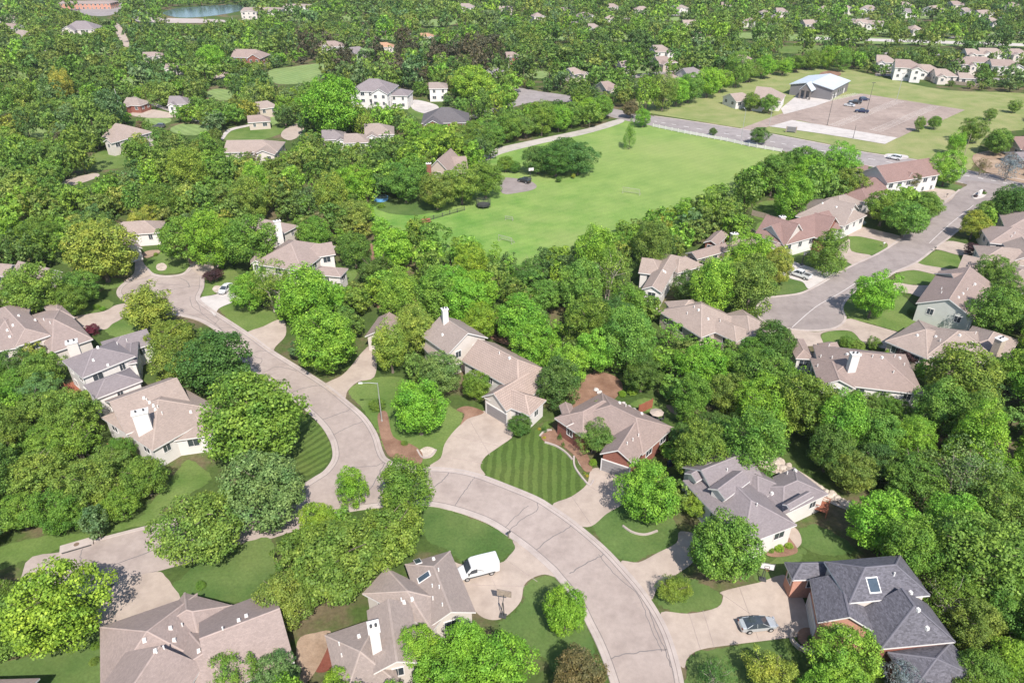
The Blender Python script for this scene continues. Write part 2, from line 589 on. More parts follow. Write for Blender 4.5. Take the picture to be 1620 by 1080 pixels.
def strip_world(mb, pts, width, z0, z1, m=0):
    """a raised band (kerb) along ground points"""
    pts = [Vector((p[0], p[1], 0)) for p in pts]
    secs = []
    for i, p in enumerate(pts):
        a, b = pts[max(i - 1, 0)], pts[min(i + 1, len(pts) - 1)]
        d = (b - a).normalized()
        n = Vector((-d.y, d.x, 0)) * width / 2
        up = Vector((0, 0, 1))
        secs.append([p - n + up * z0, p + n + up * z0, p + n * 0.85 + up * z1, p - n * 0.85 + up * z1])
    mb.ring(secs, m)


def line_px(pts, closed=False, k=5):
    return [gp(x, y) for x, y in smooth_pts(pts, closed, k)]


g = MB()
R = 2600
g.poly([(-R, -300, 0), (R, -300, 0), (R, 4200, 0), (-R, 4200, 0)])
tag(g.build('ground', M['ground']), kind='structure')

# main curved street with the bulb of its cul-de-sac
E_R = [(322, 437), (321, 455), (315, 473), (333, 489), (367, 511), (400, 533), (430, 555), (480, 586), (520, 612), (545, 632), (577, 660), (595, 688), (603, 713), (612, 727), (635, 735), (667, 740), (710, 742), (753, 750), (807, 770), (850, 788), (876, 804), (910, 828), (955, 866), (989, 902), (1022, 942), (1052, 992), (1070, 1043), (1080, 1090), (1086, 1140)]
E_L = [(985, 1140), (972, 1090), (958, 1047), (945, 1015), (930, 985), (912, 950), (880, 910), (869, 898), (837, 870), (803, 845), (773, 826), (740, 813), (717, 806), (690, 800), (655, 797), (610, 800), (560, 806), (520, 815)]
E_L2 = [(483, 766), (497, 757), (515, 745), (528, 725), (527, 705), (521, 690), (510, 673), (487, 650), (463, 630), (440, 612), (417, 598), (393, 580), (365, 550), (345, 525), (318, 508), (290, 500), (262, 496), (235, 490), (205, 480), (187, 466), (192, 452), (215, 437), (222, 425), (232, 425), (243, 434), (265, 437), (290, 433), (303, 421), (318, 412)]
S_TOP = [(250, 829), (200, 842), (142, 857), (100, 872), (40, 890)]
S_BOT = [(40, 985), (120, 946), (183, 922), (247, 904), (360, 872), (470, 838)]
sheet('street', E_R + E_L + S_BOT[::-1] + S_TOP[::-1] + [(330, 806), (420, 782)] + E_L2, M['road'], z=0.055)
mb = MB()
strip_world(mb, line_px(E_R), 0.62, 0.0, 0.13)
strip_world(mb, line_px(E_L), 0.62, 0.0, 0.13)
strip_world(mb, line_px(E_L2), 0.62, 0.0, 0.13)
strip_world(mb, line_px([(130, 860)] + [(200, 842), (250, 829), (330, 806), (420, 782), (483, 766)]), 0.62, 0.0, 0.13)
tag(mb.build('kerb', M['kerb']), kind='structure')
STREET_W = [(q.x, q.y) for q in [gp(x, y) for x, y in E_R + E_L + S_BOT[::-1] + S_TOP[::-1] + [(330, 806), (420, 782)] + E_L2]]
def offset_line(pts, d, poly):
    out = []
    for i, p in enumerate(pts):
        a, b = pts[max(i - 1, 0)], pts[min(i + 1, len(pts) - 1)]
        t = (b - a); t.z = 0; t.normalize()
        n = Vector((-t.y, t.x, 0))
        out.append((p + n * d, p - n * d))
    k = sum(inside((q[0].x, q[0].y), poly) for q in out)
    s = 0 if k > len(out) / 2 else 1
    return [q[s] for q in out]
mb, mj = MB(), MB()
for e in (E_R, E_L, E_L2):
    l = line_px(e)
    strip_world(mb, offset_line(l, .52, STREET_W), .46, 0.0, .066)
    strip_world(mj, offset_line(l, .80, STREET_W), .09, 0.0, .070)
tag(mb.build('gutter', M['kerb']), kind='structure')
tag(mj.build('gutter_joint', M['tar']), kind='structure')
# sealed cracks and joints of the street
CR = [[(655, 799), (668, 780), (690, 768), (703, 757), (712, 745)], [(715, 806), (733, 780), (745, 762), (752, 754)], [(800, 845), (825, 822), (848, 808), (851, 793)], [(795, 838), (815, 818), (835, 800)],
      [(847, 872), (870, 852), (895, 838), (905, 829)], [(900, 908), (925, 892), (950, 880), (960, 872)], [(958, 1045), (985, 1036), (1020, 1030), (1055, 1027)],
      [(955, 872), (975, 895), (1000, 922), (1022, 955), (1040, 1000), (1058, 1045), (1074, 1085)], [(948, 878), (970, 905), (1010, 942), (1028, 990), (1047, 1030)],
      [(527, 688), (550, 676), (575, 666)], [(507, 665), (535, 655), (556, 647)], [(545, 740), (570, 738), (595, 737), (612, 728)], [(560, 806), (585, 775), (600, 748), (612, 728)],
      [(417, 590), (440, 580), (470, 588)], [(462, 620), (490, 612), (514, 610)], [(395, 560), (415, 555), (428, 557)], [(340, 520), (365, 518), (378, 524)],
      [(300, 500), (330, 498), (345, 505), (338, 515)], [(262, 460), (290, 455), (318, 452)], [(235, 448), (262, 450), (300, 452)], [(300, 470), (305, 485), (322, 498), (350, 520), (372, 545), (400, 570)],
      [(380, 545), (400, 562), (415, 570), (405, 580)], [(285, 440), (296, 446), (300, 455)], [(312, 478), (318, 492)], [(130, 900), (128, 880), (131, 868)], [(183, 921), (247, 903)], [(183, 893), (250, 868)]]
mb = MB()
for c in CR:
    pts = line_px(c, k=6)
    pts = [p + Vector((random.uniform(-.12, .12), random.uniform(-.12, .12), 0)) for p in pts]
    strip_world(mb, pts, random.uniform(0.10, 0.17), 0.0, 0.064)
tag(mb.build('sealed_cracks', M['tar']), kind='structure')

# the court at right with its bulb
C_L = [(1530, 293), (1518, 300), (1493, 321), (1450, 352), (1427, 375), (1405, 392), (1380, 406), (1353, 418), (1320, 435), (1281, 458), (1262, 465), (1240, 468), (1213, 472), (1198, 485), (1200, 502), (1223, 514), (1253, 521), (1293, 523), (1323, 518), (1337, 505), (1332, 488), (1338, 475), (1350, 463), (1372, 450), (1400, 440), (1417, 430), (1450, 415), (1480, 392), (1510, 369), (1545, 338), (1573, 312), (1600, 302)]
sheet('court', [(1532, 285), (1610, 297)] + C_L[::-1], M['court'], z=0.055)
A_TOP = [(960, 170), (1000, 179), (1035, 184), (1080, 190), (1170, 204), (1213, 211), (1293, 226), (1367, 241), (1430, 250), (1477, 258), (1530, 270), (1613, 284), (1700, 298)]
A_BOT = [(1700, 318), (1616, 304), (1573, 302), (1523, 290), (1480, 280), (1440, 273), (1370, 262), (1300, 250), (1237, 239), (1160, 225), (1083, 209), (1035, 200), (985, 190), (955, 182)]
sheet('main_road', A_TOP + A_BOT, M['arterial'], z=0.03, smooth=False)
sheet('side_road', [(1000, 178), (965, 171), (930, 160), (900, 151), (855, 145), (806, 136), (804, 141), (822, 150), (815, 160), (752, 180), (690, 198), (690, 203), (755, 186), (835, 163), (870, 160), (905, 162), (940, 173), (985, 188)], M['arterial'], z=0.075, clear=False, smooth=False)
CLEAR_PX += [[(806, 136), (855, 145), (905, 152), (905, 162), (835, 163), (815, 160), (822, 150)], [(745, 182), (815, 160), (835, 163), (755, 187)]]
mb = MB()
strip_world(mb, line_px(C_L[1:31]), 0.6, 0, 0.13)
strip_world(mb, line_px(A_TOP[2:]), 0.7, 0, 0.14)
strip_world(mb, line_px([(1083, 209), (1160, 225), (1237, 239), (1300, 250), (1370, 262), (1440, 273), (1480, 280), (1523, 290)]), 0.7, 0, 0.14)
tag(mb.build('kerb', M['kerb']), kind='structure')
mb = MB()
for c in ([(1253, 518), (1290, 486), (1330, 463), (1370, 437)], [(1470, 385), (1500, 357), (1540, 325)]):
    strip_world(mb, line_px(c), 0.16, 0.0, 0.066)
tag(mb.build('sealed_cracks', plain('pale_seal', (0.52, 0.48, 0.46), 0.8)), kind='structure')
mb = MB()
mid = [((a[0] + b[0]) / 2, (a[1] + b[1]) / 2) for a, b in zip([(1035, 184), (1170, 204), (1293, 226), (1477, 258), (1613, 284)], [(1035, 200), (1160, 225), (1300, 250), (1480, 280), (1616, 304)])]
cl = line_px(mid, k=14)
for i in range(0, len(cl) - 1, 2):
    strip_world(mb, [cl[i], cl[i].lerp(cl[i + 1], 0.8)], 0.25, 0.0, 0.05)
tag(mb.build('lane_markings', M['paint']), kind='structure')

# parking lot in front of the steel hall
sheet('parking_lot', [(1170, 204), (1227, 183), (1262, 171), (1313, 160), (1362, 148), (1445, 161), (1527, 174), (1492, 190), (1444, 207), (1420, 219), (1330, 205), (1262, 190), (1217, 200), (1195, 207)], M['lot'], z=0.085, smooth=False)
sheet('concrete_apron', [(1217, 200), (1253, 190), (1330, 203), (1420, 218), (1400, 228), (1347, 219), (1290, 210)], M['pale'], z=0.12, smooth=False)
sheet('concrete_forecourt', [(1235, 172), (1262, 150), (1318, 158), (1290, 168), (1240, 181)], M['pale'], z=0.13, smooth=False)
mb = MB()
for a, b, n in (((1262, 168), (1361, 148.5), 30), ((1320, 199), (1425, 159), 30), ((1385, 207), (1482, 167.5), 28), ((1290, 195), (1395, 155), 0)):
    A_, B_ = gp(*a), gp(*b)
    d = (B_ - A_).normalized()
    nn = Vector((-d.y, d.x, 0))
    for i in range(n):
        p = A_.lerp(B_, i / n)
        strip_world(mb, [p - nn * 2.4, p + nn * 2.4], 0.14, 0.0, 0.105)
tag(mb.build('bay_markings', M['paint']), kind='structure')

# open grass
sheet('meadow', [(560, 322), (610, 325), (660, 318), (705, 300), (735, 275), (758, 258), (800, 237), (880, 217), (985, 190), (1035, 200), (1130, 218), (1236, 241), (1262, 262), (1240, 290), (1150, 335), (1060, 372), (960, 415), (830, 440), (740, 425), (650, 385), (590, 350)], M['meadow'], z=0.015, clear=False, trunks=False)
MEADOW_SEEN = [(672, 348), (700, 318), (735, 300), (770, 262), (800, 240), (880, 218), (985, 192), (1035, 202), (1130, 219), (1222, 240), (1195, 262), (1120, 298), (1060, 322), (990, 348), (930, 368), (880, 385), (838, 402), (800, 396), (740, 375), (700, 362)]
CLEAR_PX.append(MEADOW_SEEN)
CLEAR_W.append([(q.x, q.y) for q in [gp(x, y) for x, y in MEADOW_SEEN]])
sheet('church_field', [(985, 168), (1075, 150), (1160, 130), (1225, 116), (1320, 108), (1400, 124), (1500, 143), (1640, 152), (1640, 200), (1560, 215), (1535, 268), (1477, 256), (1367, 239), (1293, 224), (1213, 209), (1100, 191)], M['field'], z=0.012)
sheet('gravel_track', [(757, 256), (762, 249), (780, 236), (837, 223), (880, 214), (930, 203), (977, 189), (985, 194), (935, 210), (880, 222), (845, 230), (795, 243), (775, 252)], M['path'], z=0.05)
sheet('gravel_track', [(792, 283), (815, 282), (838, 286), (849, 294), (843, 300), (825, 304), (795, 306)], M['court'], z=0.055)

# lawns: (tone, traced outline)
LAWNS = [
    ('lawn_stripe', [(760, 728), (775, 715), (800, 700), (827, 690), (848, 678), (870, 665), (875, 672), (860, 690), (885, 702), (903, 722), (915, 742), (926, 760), (922, 774), (900, 788), (873, 795), (840, 786), (800, 770), (768, 752)]),
    ('lawn', [(552, 620), (566, 606), (590, 598), (640, 600), (720, 646), (732, 655), (727, 677), (707, 700), (700, 718), (682, 735), (667, 734), (640, 728), (618, 722), (607, 708), (599, 685), (578, 652)]),
    ('rings', [(440, 690), (470, 662), (490, 654), (508, 674), (520, 697), (525, 714), (514, 736), (485, 752), (440, 745)]),
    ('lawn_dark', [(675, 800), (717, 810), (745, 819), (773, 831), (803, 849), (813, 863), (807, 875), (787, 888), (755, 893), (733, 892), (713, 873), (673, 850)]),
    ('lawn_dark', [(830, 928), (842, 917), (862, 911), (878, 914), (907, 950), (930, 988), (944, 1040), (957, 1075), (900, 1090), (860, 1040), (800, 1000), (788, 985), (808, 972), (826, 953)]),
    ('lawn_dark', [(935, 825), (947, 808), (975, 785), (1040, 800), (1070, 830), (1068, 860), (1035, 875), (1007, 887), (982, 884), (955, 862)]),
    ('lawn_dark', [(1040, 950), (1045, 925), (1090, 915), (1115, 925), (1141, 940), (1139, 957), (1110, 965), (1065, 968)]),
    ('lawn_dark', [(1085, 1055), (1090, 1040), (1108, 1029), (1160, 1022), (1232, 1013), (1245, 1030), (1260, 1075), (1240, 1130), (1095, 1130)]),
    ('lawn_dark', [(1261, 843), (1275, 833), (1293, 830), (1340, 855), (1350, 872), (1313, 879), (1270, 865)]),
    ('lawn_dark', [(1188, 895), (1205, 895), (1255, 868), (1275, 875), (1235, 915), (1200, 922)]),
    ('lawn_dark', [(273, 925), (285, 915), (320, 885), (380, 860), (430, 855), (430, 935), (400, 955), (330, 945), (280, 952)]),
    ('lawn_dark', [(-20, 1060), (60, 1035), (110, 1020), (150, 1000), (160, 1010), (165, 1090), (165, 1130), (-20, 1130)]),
    ('lawn', [(-20, 874), (40, 854), (100, 845), (150, 840), (215, 820), (250, 806), (252, 824), (190, 838), (140, 852), (100, 866), (30, 890), (-20, 905)]),
    ('lawn', [(225, 812), (258, 775), (285, 738), (302, 728), (334, 755), (310, 775), (270, 800)]),
    ('lawn', [(345, 487), (367, 478), (400, 482), (432, 494), (437, 507), (420, 515), (393, 523), (367, 508)]),
    ('lawn', [(322, 440), (345, 428), (375, 430), (378, 455), (345, 463), (320, 470), (323, 455)]),
    ('lawn', [(228, 418), (245, 405), (265, 396), (290, 398), (302, 414), (290, 429), (265, 433), (242, 431)]),
    ('lawn', [(110, 493), (130, 482), (165, 474), (180, 480), (165, 491), (120, 500)]),
    ('lawn', [(165, 520), (180, 510), (195, 503), (215, 512), (222, 530), (180, 532)]),
    ('lawn', [(152, 449), (172, 440), (193, 442), (192, 452), (167, 458)]),
    ('lawn', [(70, 408), (90, 392), (105, 398), (110, 418), (90, 415)]),
    ('lawn', [(1343, 373), (1360, 374), (1403, 383), (1402, 392), (1380, 403), (1362, 400), (1346, 396)]),
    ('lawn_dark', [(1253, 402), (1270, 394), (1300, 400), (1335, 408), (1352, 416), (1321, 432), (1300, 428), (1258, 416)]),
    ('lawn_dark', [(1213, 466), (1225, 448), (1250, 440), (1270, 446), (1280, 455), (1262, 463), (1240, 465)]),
    ('lawn', [(1452, 414), (1470, 404), (1485, 396), (1523, 405), (1515, 425), (1490, 424), (1460, 419)]),
    ('lawn', [(1417, 441), (1423, 431), (1447, 428), (1477, 434), (1472, 449), (1445, 450), (1420, 446)]),
    ('lawn', [(1334, 488), (1345, 472), (1380, 462), (1420, 463), (1447, 483), (1500, 515), (1490, 535), (1440, 528), (1413, 522), (1370, 510), (1343, 503)]),
    ('lawn', [(1300, 529), (1318, 523), (1345, 524), (1362, 533), (1362, 548), (1385, 560), (1330, 555), (1305, 545)]),
    ('lawn', [(1180, 497), (1190, 488), (1200, 500), (1197, 508), (1183, 512)]),
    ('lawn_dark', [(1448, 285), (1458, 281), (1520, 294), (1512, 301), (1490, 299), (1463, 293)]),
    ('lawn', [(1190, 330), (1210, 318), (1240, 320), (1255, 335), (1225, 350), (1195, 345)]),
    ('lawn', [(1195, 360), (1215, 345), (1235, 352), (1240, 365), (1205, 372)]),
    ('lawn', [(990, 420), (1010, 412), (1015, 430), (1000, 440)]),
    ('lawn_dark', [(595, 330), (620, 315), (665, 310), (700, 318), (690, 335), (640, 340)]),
    ('lawn', [(540, 405), (556, 408), (565, 435), (552, 445), (545, 420)]),
    ('lawn', [(1000, 640), (1020, 630), (1060, 640), (1095, 660), (1070, 662), (1040, 655)]),
    ('palelawn', [(425, 113), (460, 106), (520, 100), (525, 112), (500, 128), (440, 133)]),
    ('lawn', [(350, 212), (380, 200), (430, 200), (450, 208), (410, 222), (360, 222)]),
    ('lawn', [(95, 268), (130, 255), (160, 240), (215, 242), (205, 262), (150, 270)]),
    ('lawn', [(645, 172), (690, 168), (720, 178), (670, 190)]),
    ('palelawn', [(660, 33), (700, 30), (735, 33), (700, 42), (665, 40)]),
    ('lawn', [(1230, 75), (1300, 72), (1310, 80), (1240, 84)]),
    ('palelawn', [(1165, 52), (1280, 55), (1400, 60), (1640, 66), (1640, 76), (1400, 70), (1280, 66), (1170, 60)]),
]
wr = gp(395, 640)
M['rings'] = grass('ring_mown_lawn_grass', (0.066, 0.108, 0.024), (0.084, 0.130, 0.032), stripe=0.2, width=1.3, rings=(wr.x, wr.y))
LAWNS += [('palelawn', [(x - a * 1.2, y), (x - a * .5, y - b * 1.5), (x + a * .6, y - b * 1.2), (x + a * 1.2, y + b * .1), (x + a * .4, y + b * 1.5), (x - a * .6, y + b * 1.2)]) for x, y, a, b in
          ((300, 205, 26, 6), (60, 210, 22, 5), (215, 128, 20, 4), (350, 150, 22, 6), (420, 190, 20, 6), (30, 120, 24, 4), (160, 80, 20, 3.5), (310, 60, 24, 3), (560, 30, 30, 3), (620, 62, 26, 3), (470, 30, 22, 2.5), (880, 60, 26, 3), (990, 60, 24, 3), (1120, 62, 24, 3), (1010, 110, 22, 4),
           (1390, 50, 26, 2.5), (1500, 52, 30, 2.5), (1200, 44, 22, 2), (1330, 24, 26, 2), (1460, 28, 26, 2), (760, 36, 24, 2.5), (850, 118, 22, 4), (1580, 55, 30, 3), (1060, 30, 22, 2.2), (620, 100, 22, 3), (690, 90, 18, 3), (250, 190, 18, 5))]
for t, pts in LAWNS:
    sheet('lawn', pts, M[t], ragged=0.13)

# driveways and paths
DRIVES = [
    ('concrete', [(680, 738), (697, 724), (703, 703), (716, 684), (732, 668), (745, 656), (760, 650), (775, 652), (799, 668), (812, 688), (790, 706), (768, 722), (760, 738), (766, 752), (720, 744)]),
    ('concrete', [(873, 800), (904, 785), (928, 766), (934, 745), (948, 740), (990, 752), (992, 790), (960, 812), (935, 832), (910, 828)]),
    ('concrete', [(982, 888), (1010, 889), (1040, 874), (1070, 858), (1076, 840), (1110, 850), (1100, 885), (1060, 915), (1040, 930), (1030, 948), (1010, 925)]),
    ('concrete', [(1046, 968), (1090, 970), (1135, 960), (1144, 942), (1142, 935), (1200, 921), (1250, 912), (1285, 985), (1283, 1002), (1232, 1010), (1160, 1019), (1108, 1027), (1088, 1040), (1082, 1056), (1068, 1040), (1055, 1000)]),
    ('concrete', [(715, 888), (735, 893), (790, 890), (806, 878), (815, 866), (812, 855), (840, 872), (869, 898), (882, 913), (862, 908), (842, 914), (829, 926), (824, 950), (806, 970), (786, 980), (762, 975), (745, 955), (728, 915)]),
    ('concrete', [(513, 610), (540, 594), (556, 578), (570, 560), (588, 545), (596, 562), (592, 596), (566, 604), (550, 618), (543, 632)]),
    ('pale', [(316, 472), (340, 466), (372, 456), (388, 456), (386, 470), (368, 478), (346, 488), (340, 500), (332, 490)]),
    ('concrete', [(390, 527), (417, 516), (438, 506), (450, 508), (452, 530), (436, 548), (430, 557), (410, 543)]),
    ('concrete', [(196, 446), (212, 432), (214, 408), (222, 404), (228, 417), (240, 432), (225, 440)]),
    ('concrete', [(110, 505), (130, 498), (165, 492), (185, 482), (215, 480), (195, 502), (178, 512), (165, 521), (130, 518)]),
    ('concrete', [(300, 420), (318, 410), (345, 396), (350, 412), (342, 425), (322, 438)]),
    ('pale', [(1235, 430), (1250, 412), (1262, 416), (1300, 428), (1322, 434), (1283, 457), (1270, 446), (1250, 440)]),
    ('concrete', [(1320, 402), (1343, 378), (1347, 397), (1380, 405), (1353, 418), (1340, 414)]),
    ('concrete', [(1336, 362), (1357, 358), (1395, 366), (1427, 376), (1404, 393), (1402, 384), (1360, 374), (1342, 373)]),
    ('concrete', [(1440, 282), (1458, 285), (1480, 297), (1512, 303), (1495, 322), (1470, 306), (1448, 294)]),
    ('concrete', [(1416, 447), (1445, 451), (1480, 452), (1490, 462), (1460, 470), (1440, 464), (1415, 460)]),
    ('concrete', [(1417, 431), (1447, 416), (1462, 419), (1500, 425), (1520, 428), (1510, 438), (1480, 434), (1445, 427)]),
    ('concrete', [(1480, 393), (1500, 381), (1535, 388), (1545, 396), (1523, 404), (1490, 396)]),
    ('concrete', [(1250, 522), (1290, 525), (1325, 519), (1341, 504), (1370, 511), (1413, 523), (1450, 535), (1440, 550), (1410, 552), (1385, 548), (1364, 540), (1347, 524), (1318, 523), (1298, 529), (1300, 545), (1255, 545)]),
    ('concrete', [(183, 922), (247, 904), (262, 912), (272, 925), (280, 955), (180, 995), (165, 1000), (150, 970)]),
    ('concrete', [(930, 745), (917, 735), (912, 720), (917, 716), (925, 730), (938, 742)]),
    ('pale', [(652, 172), (655, 158), (690, 166), (692, 175), (675, 180)]),
    ('concrete', [(95, 292), (105, 284), (150, 274), (155, 280), (120, 292)]),
    ('concrete', [(200, 178), (230, 172), (275, 180), (275, 186), (225, 186)]),
    ('concrete', [(450, 205), (475, 195), (480, 210), (460, 222), (445, 216)]),
    ('concrete', [(335, 118), (345, 112), (362, 116), (358, 124), (338, 124)]),
    ('pale', [(350, 218), (362, 204), (400, 196), (398, 199), (366, 207), (354, 220)]),
    ('pale', [(1400, 249), (1405, 243), (1435, 246), (1432, 252)]),
    ('concrete', [(1200, 830), (1240, 828), (1262, 838), (1268, 858), (1255, 868), (1245, 850), (1225, 842)]),
    ('pale', [(1290, 59), (1340, 60), (1640, 70), (1640, 74), (1340, 64), (1290, 63)]),
    ('concrete', [(180, 42), (190, 40), (205, 70), (195, 72)]),
]
for t, pts in DRIVES:
    sheet('driveway', pts, M[t], z=0.075 + 0.0045 * (len(CLEAR_W) % 9))
for x0, y0, x1, y1, w_ in ((1385, 118, 1640, 128, 2), (1380, 84, 1640, 90, 1.6), (1000, 122, 1120, 104, 2.5), (1120, 104, 1170, 88, 2), (900, 36, 1100, 22, 1.2), (1180, 40, 1400, 28, 1.2), (1400, 22, 1640, 30, 1.2), (200, 150, 330, 196, 2.5), (0, 60, 120, 96, 2), (330, 120, 430, 98, 2), (720, 60, 900, 44, 1.5), (1500, 60, 1640, 50, 1.2), (560, 46, 720, 60, 1.3)):
    sheet('far_road', [(x0, y0 - w_), (x1, y1 - w_), (x1, y1 + w_), (x0, y0 + w_)], M['arterial'], z=0.10, smooth=False, clear=(x0 > 850))
mb = MB()
for a, b in (((700, 722), (763, 733)), ((716, 690), (790, 706)), ((740, 660), (775, 720)), ((1090, 970), (1108, 1027)), ((1112, 966), (1130, 1024)), ((1142, 940), (1240, 1008)), ((1170, 930), (1200, 1012)), ((800, 885), (850, 920)), ((735, 925), (830, 928)), ((770, 895), (800, 965)), ((905, 786), (935, 830)), ((930, 768), (985, 800)), ((1300, 524), (1345, 515)), ((1380, 514), (1372, 540))):
    strip_world(mb, [gp(*a), gp(*b)], 0.06, 0.0, 0.122)
tag(mb.build('driveway_joints', plain('joint', (0.33, 0.27, 0.245), 0.9)), kind='structure')

BEDS = [
    ('mulch', [(598, 655), (612, 652), (622, 690), (650, 702), (668, 716), (664, 735), (640, 727), (617, 722), (607, 705), (600, 680)]),
    ('mulch', [(856, 692), (862, 684), (880, 680), (905, 690), (930, 720), (937, 742), (925, 745), (910, 722), (890, 706), (868, 702)]),
    ('mulch', [(900, 615), (920, 598), (945, 588), (975, 596), (985, 615), (960, 640), (920, 655), (895, 650)]),
    ('mulch', [(722, 648), (740, 642), (766, 652), (740, 662), (728, 672), (735, 655)]),
    ('rock', [(1195, 728), (1215, 728), (1260, 742), (1310, 775), (1345, 798), (1340, 806), (1300, 788), (1250, 757), (1205, 740)]),
    ('redmulch', [(495, 1040), (512, 1005), (524, 1010), (524, 1055), (500, 1062)]),
    ('dirt', [(470, 1015), (500, 1000), (525, 1002), (500, 1060), (475, 1080)]),
    ('mulch', [(1290, 560), (1275, 572), (1260, 580), (1240, 575), (1255, 560)]),
    ('rock', [(247, 424), (249, 418), (258, 416), (264, 421), (261, 427), (252, 428)]),
    ('rock', [(336, 458), (340, 452), (351, 453), (352, 460), (343, 463)]),
    ('rock', [(660, 722), (664, 712), (676, 706), (690, 712), (680, 724)]),
    ('dirt', [(224, 402), (236, 396), (254, 396), (250, 401), (232, 408)]),
    ('mulch', [(1296, 118), (1305, 113), (1325, 113), (1330, 119), (1310, 122)]),
    ('dirt', [(1540, 245), (1600, 235), (1640, 240), (1640, 290), (1560, 272)]),
    ('dirt', [(1055, 640), (1080, 648), (1098, 660), (1090, 664), (1062, 652)]),
    ('mulch', [(596, 480), (625, 470), (660, 475), (680, 500), (640, 510), (610, 500)]),
    ('mulch', [(1215, 845), (1235, 838), (1262, 868), (1250, 878), (1220, 880), (1205, 868)]),
    ('mulch', [(760, 508), (800, 520), (830, 545), (800, 545), (770, 530)]),
    ('mulch', [(560, 396), (590, 385), (615, 400), (600, 425), (575, 415)]),
]
for t, pts in BEDS:
    sheet('rock_bed' if t == 'rock' else 'planting_bed', pts, M[t], z=0.122 + 0.004 * (len(CLEAR_W) % 6), clear=False)
sheet('pond', [(258, 22), (275, 14), (310, 11), (360, 8), (385, 9), (378, 18), (330, 26), (285, 28)], M['water'], z=0.1)
sheet('far_road', [(95, 8), (120, 2), (190, 2), (185, 20), (160, 26), (130, 22)], M['arterial'], z=0.06)
sheet('far_road', [(205, 24), (235, 28), (345, 31), (350, 36), (235, 36), (203, 30)], M['kerb'], z=0.16)

# stone edging of the planting beds
def edging(pts, label, closed=False):
    mb = MB()
    strip_world(mb, line_px(pts, closed), 0.32, 0.0, 0.24)
    tag(mb.build('stone_edging', M['kerb']), label, 'garden edging')
edging([(908, 722), (909, 738), (921, 756), (933, 768), (939, 760)], 'curved pale stone edging between the striped lawn and the brick house path')
edging([(854, 690), (862, 682), (873, 681)], 'short stone edging curling round the yellow flower bed')
edging([(862, 700), (880, 706), (895, 716), (905, 727)], 'pale stone edging between the striped lawn and the brick house front door')
edging([(660, 712), (668, 724), (681, 722), (690, 712)], 'small half round stone edging under the round maple beside the street lamp')
edging([(985, 832), (1000, 842), (1020, 846), (1040, 840)], 'low stone ring under the bright maple before the gray house')
# ------------------------------------------------------------------ houses
FOOT = []   # ground rectangles of the houses (world polygons)
CAM = Vector((0, 0, CAM_H))


def hull(pts):
    pts = sorted(set(pts))
    def half(ps):
        o = []
        for p in ps:
            while len(o) > 1 and (o[-1][0] - o[-2][0]) * (p[1] - o[-2][1]) - (o[-1][1] - o[-2][1]) * (p[0] - o[-2][0]) <= 0:
                o.pop()
            o.append(p)
        return o[:-1]
    return half(pts) + half(pts[::-1])


class Block:
    def __init__(s, A, B, C, he=3.4, pitch=0.55, axis='par', ends='hh', wall=None, z0=0.0, win=True, gd=None, roof=True, name='roof', depth=None):
        a, b, c = gp(*A, he), gp(*B, he), gp(*C, he)
        u = (b - a); u.z = 0
        L = u.length; u.normalize()
        n = Vector((-u.y, u.x, 0))
        d = (c - a).dot(n)
        if d < 0:
            n = -n; d = -d
        if depth: d = depth
        s.corner = a.copy(); s.he = he + random.uniform(-0.035, 0.035)
        if axis == 'par':
            s.o, s.u, s.v, s.L, s.W = a, u, n, L, d
        else:
            s.o, s.u, s.v, s.L, s.W = a, n, u, d, L
        s.pitch, s.ends, s.wall, s.z0, s.win, s.gd, s.name = pitch, ends, wall, z0, win, gd, name
        s.axis = axis
        s.ov = 0.42

    def P(s, x, y, z):
        return s.o + s.u * x + s.v * y + Vector((0, 0, z - s.o.z))

    def rect(s, grow=0.0):
        return [s.P(-grow, -grow, 0), s.P(s.L + grow, -grow, 0), s.P(s.L + grow, s.W + grow, 0), s.P(-grow, s.W + grow, 0)]

    def has(s, p, grow=0.0):
        q = Vector((p[0], p[1], 0)) - Vector((s.o.x, s.o.y, 0))
        x, y = q.dot(s.u), q.dot(s.v)
        return -grow < x < s.L + grow and -grow < y < s.W + grow


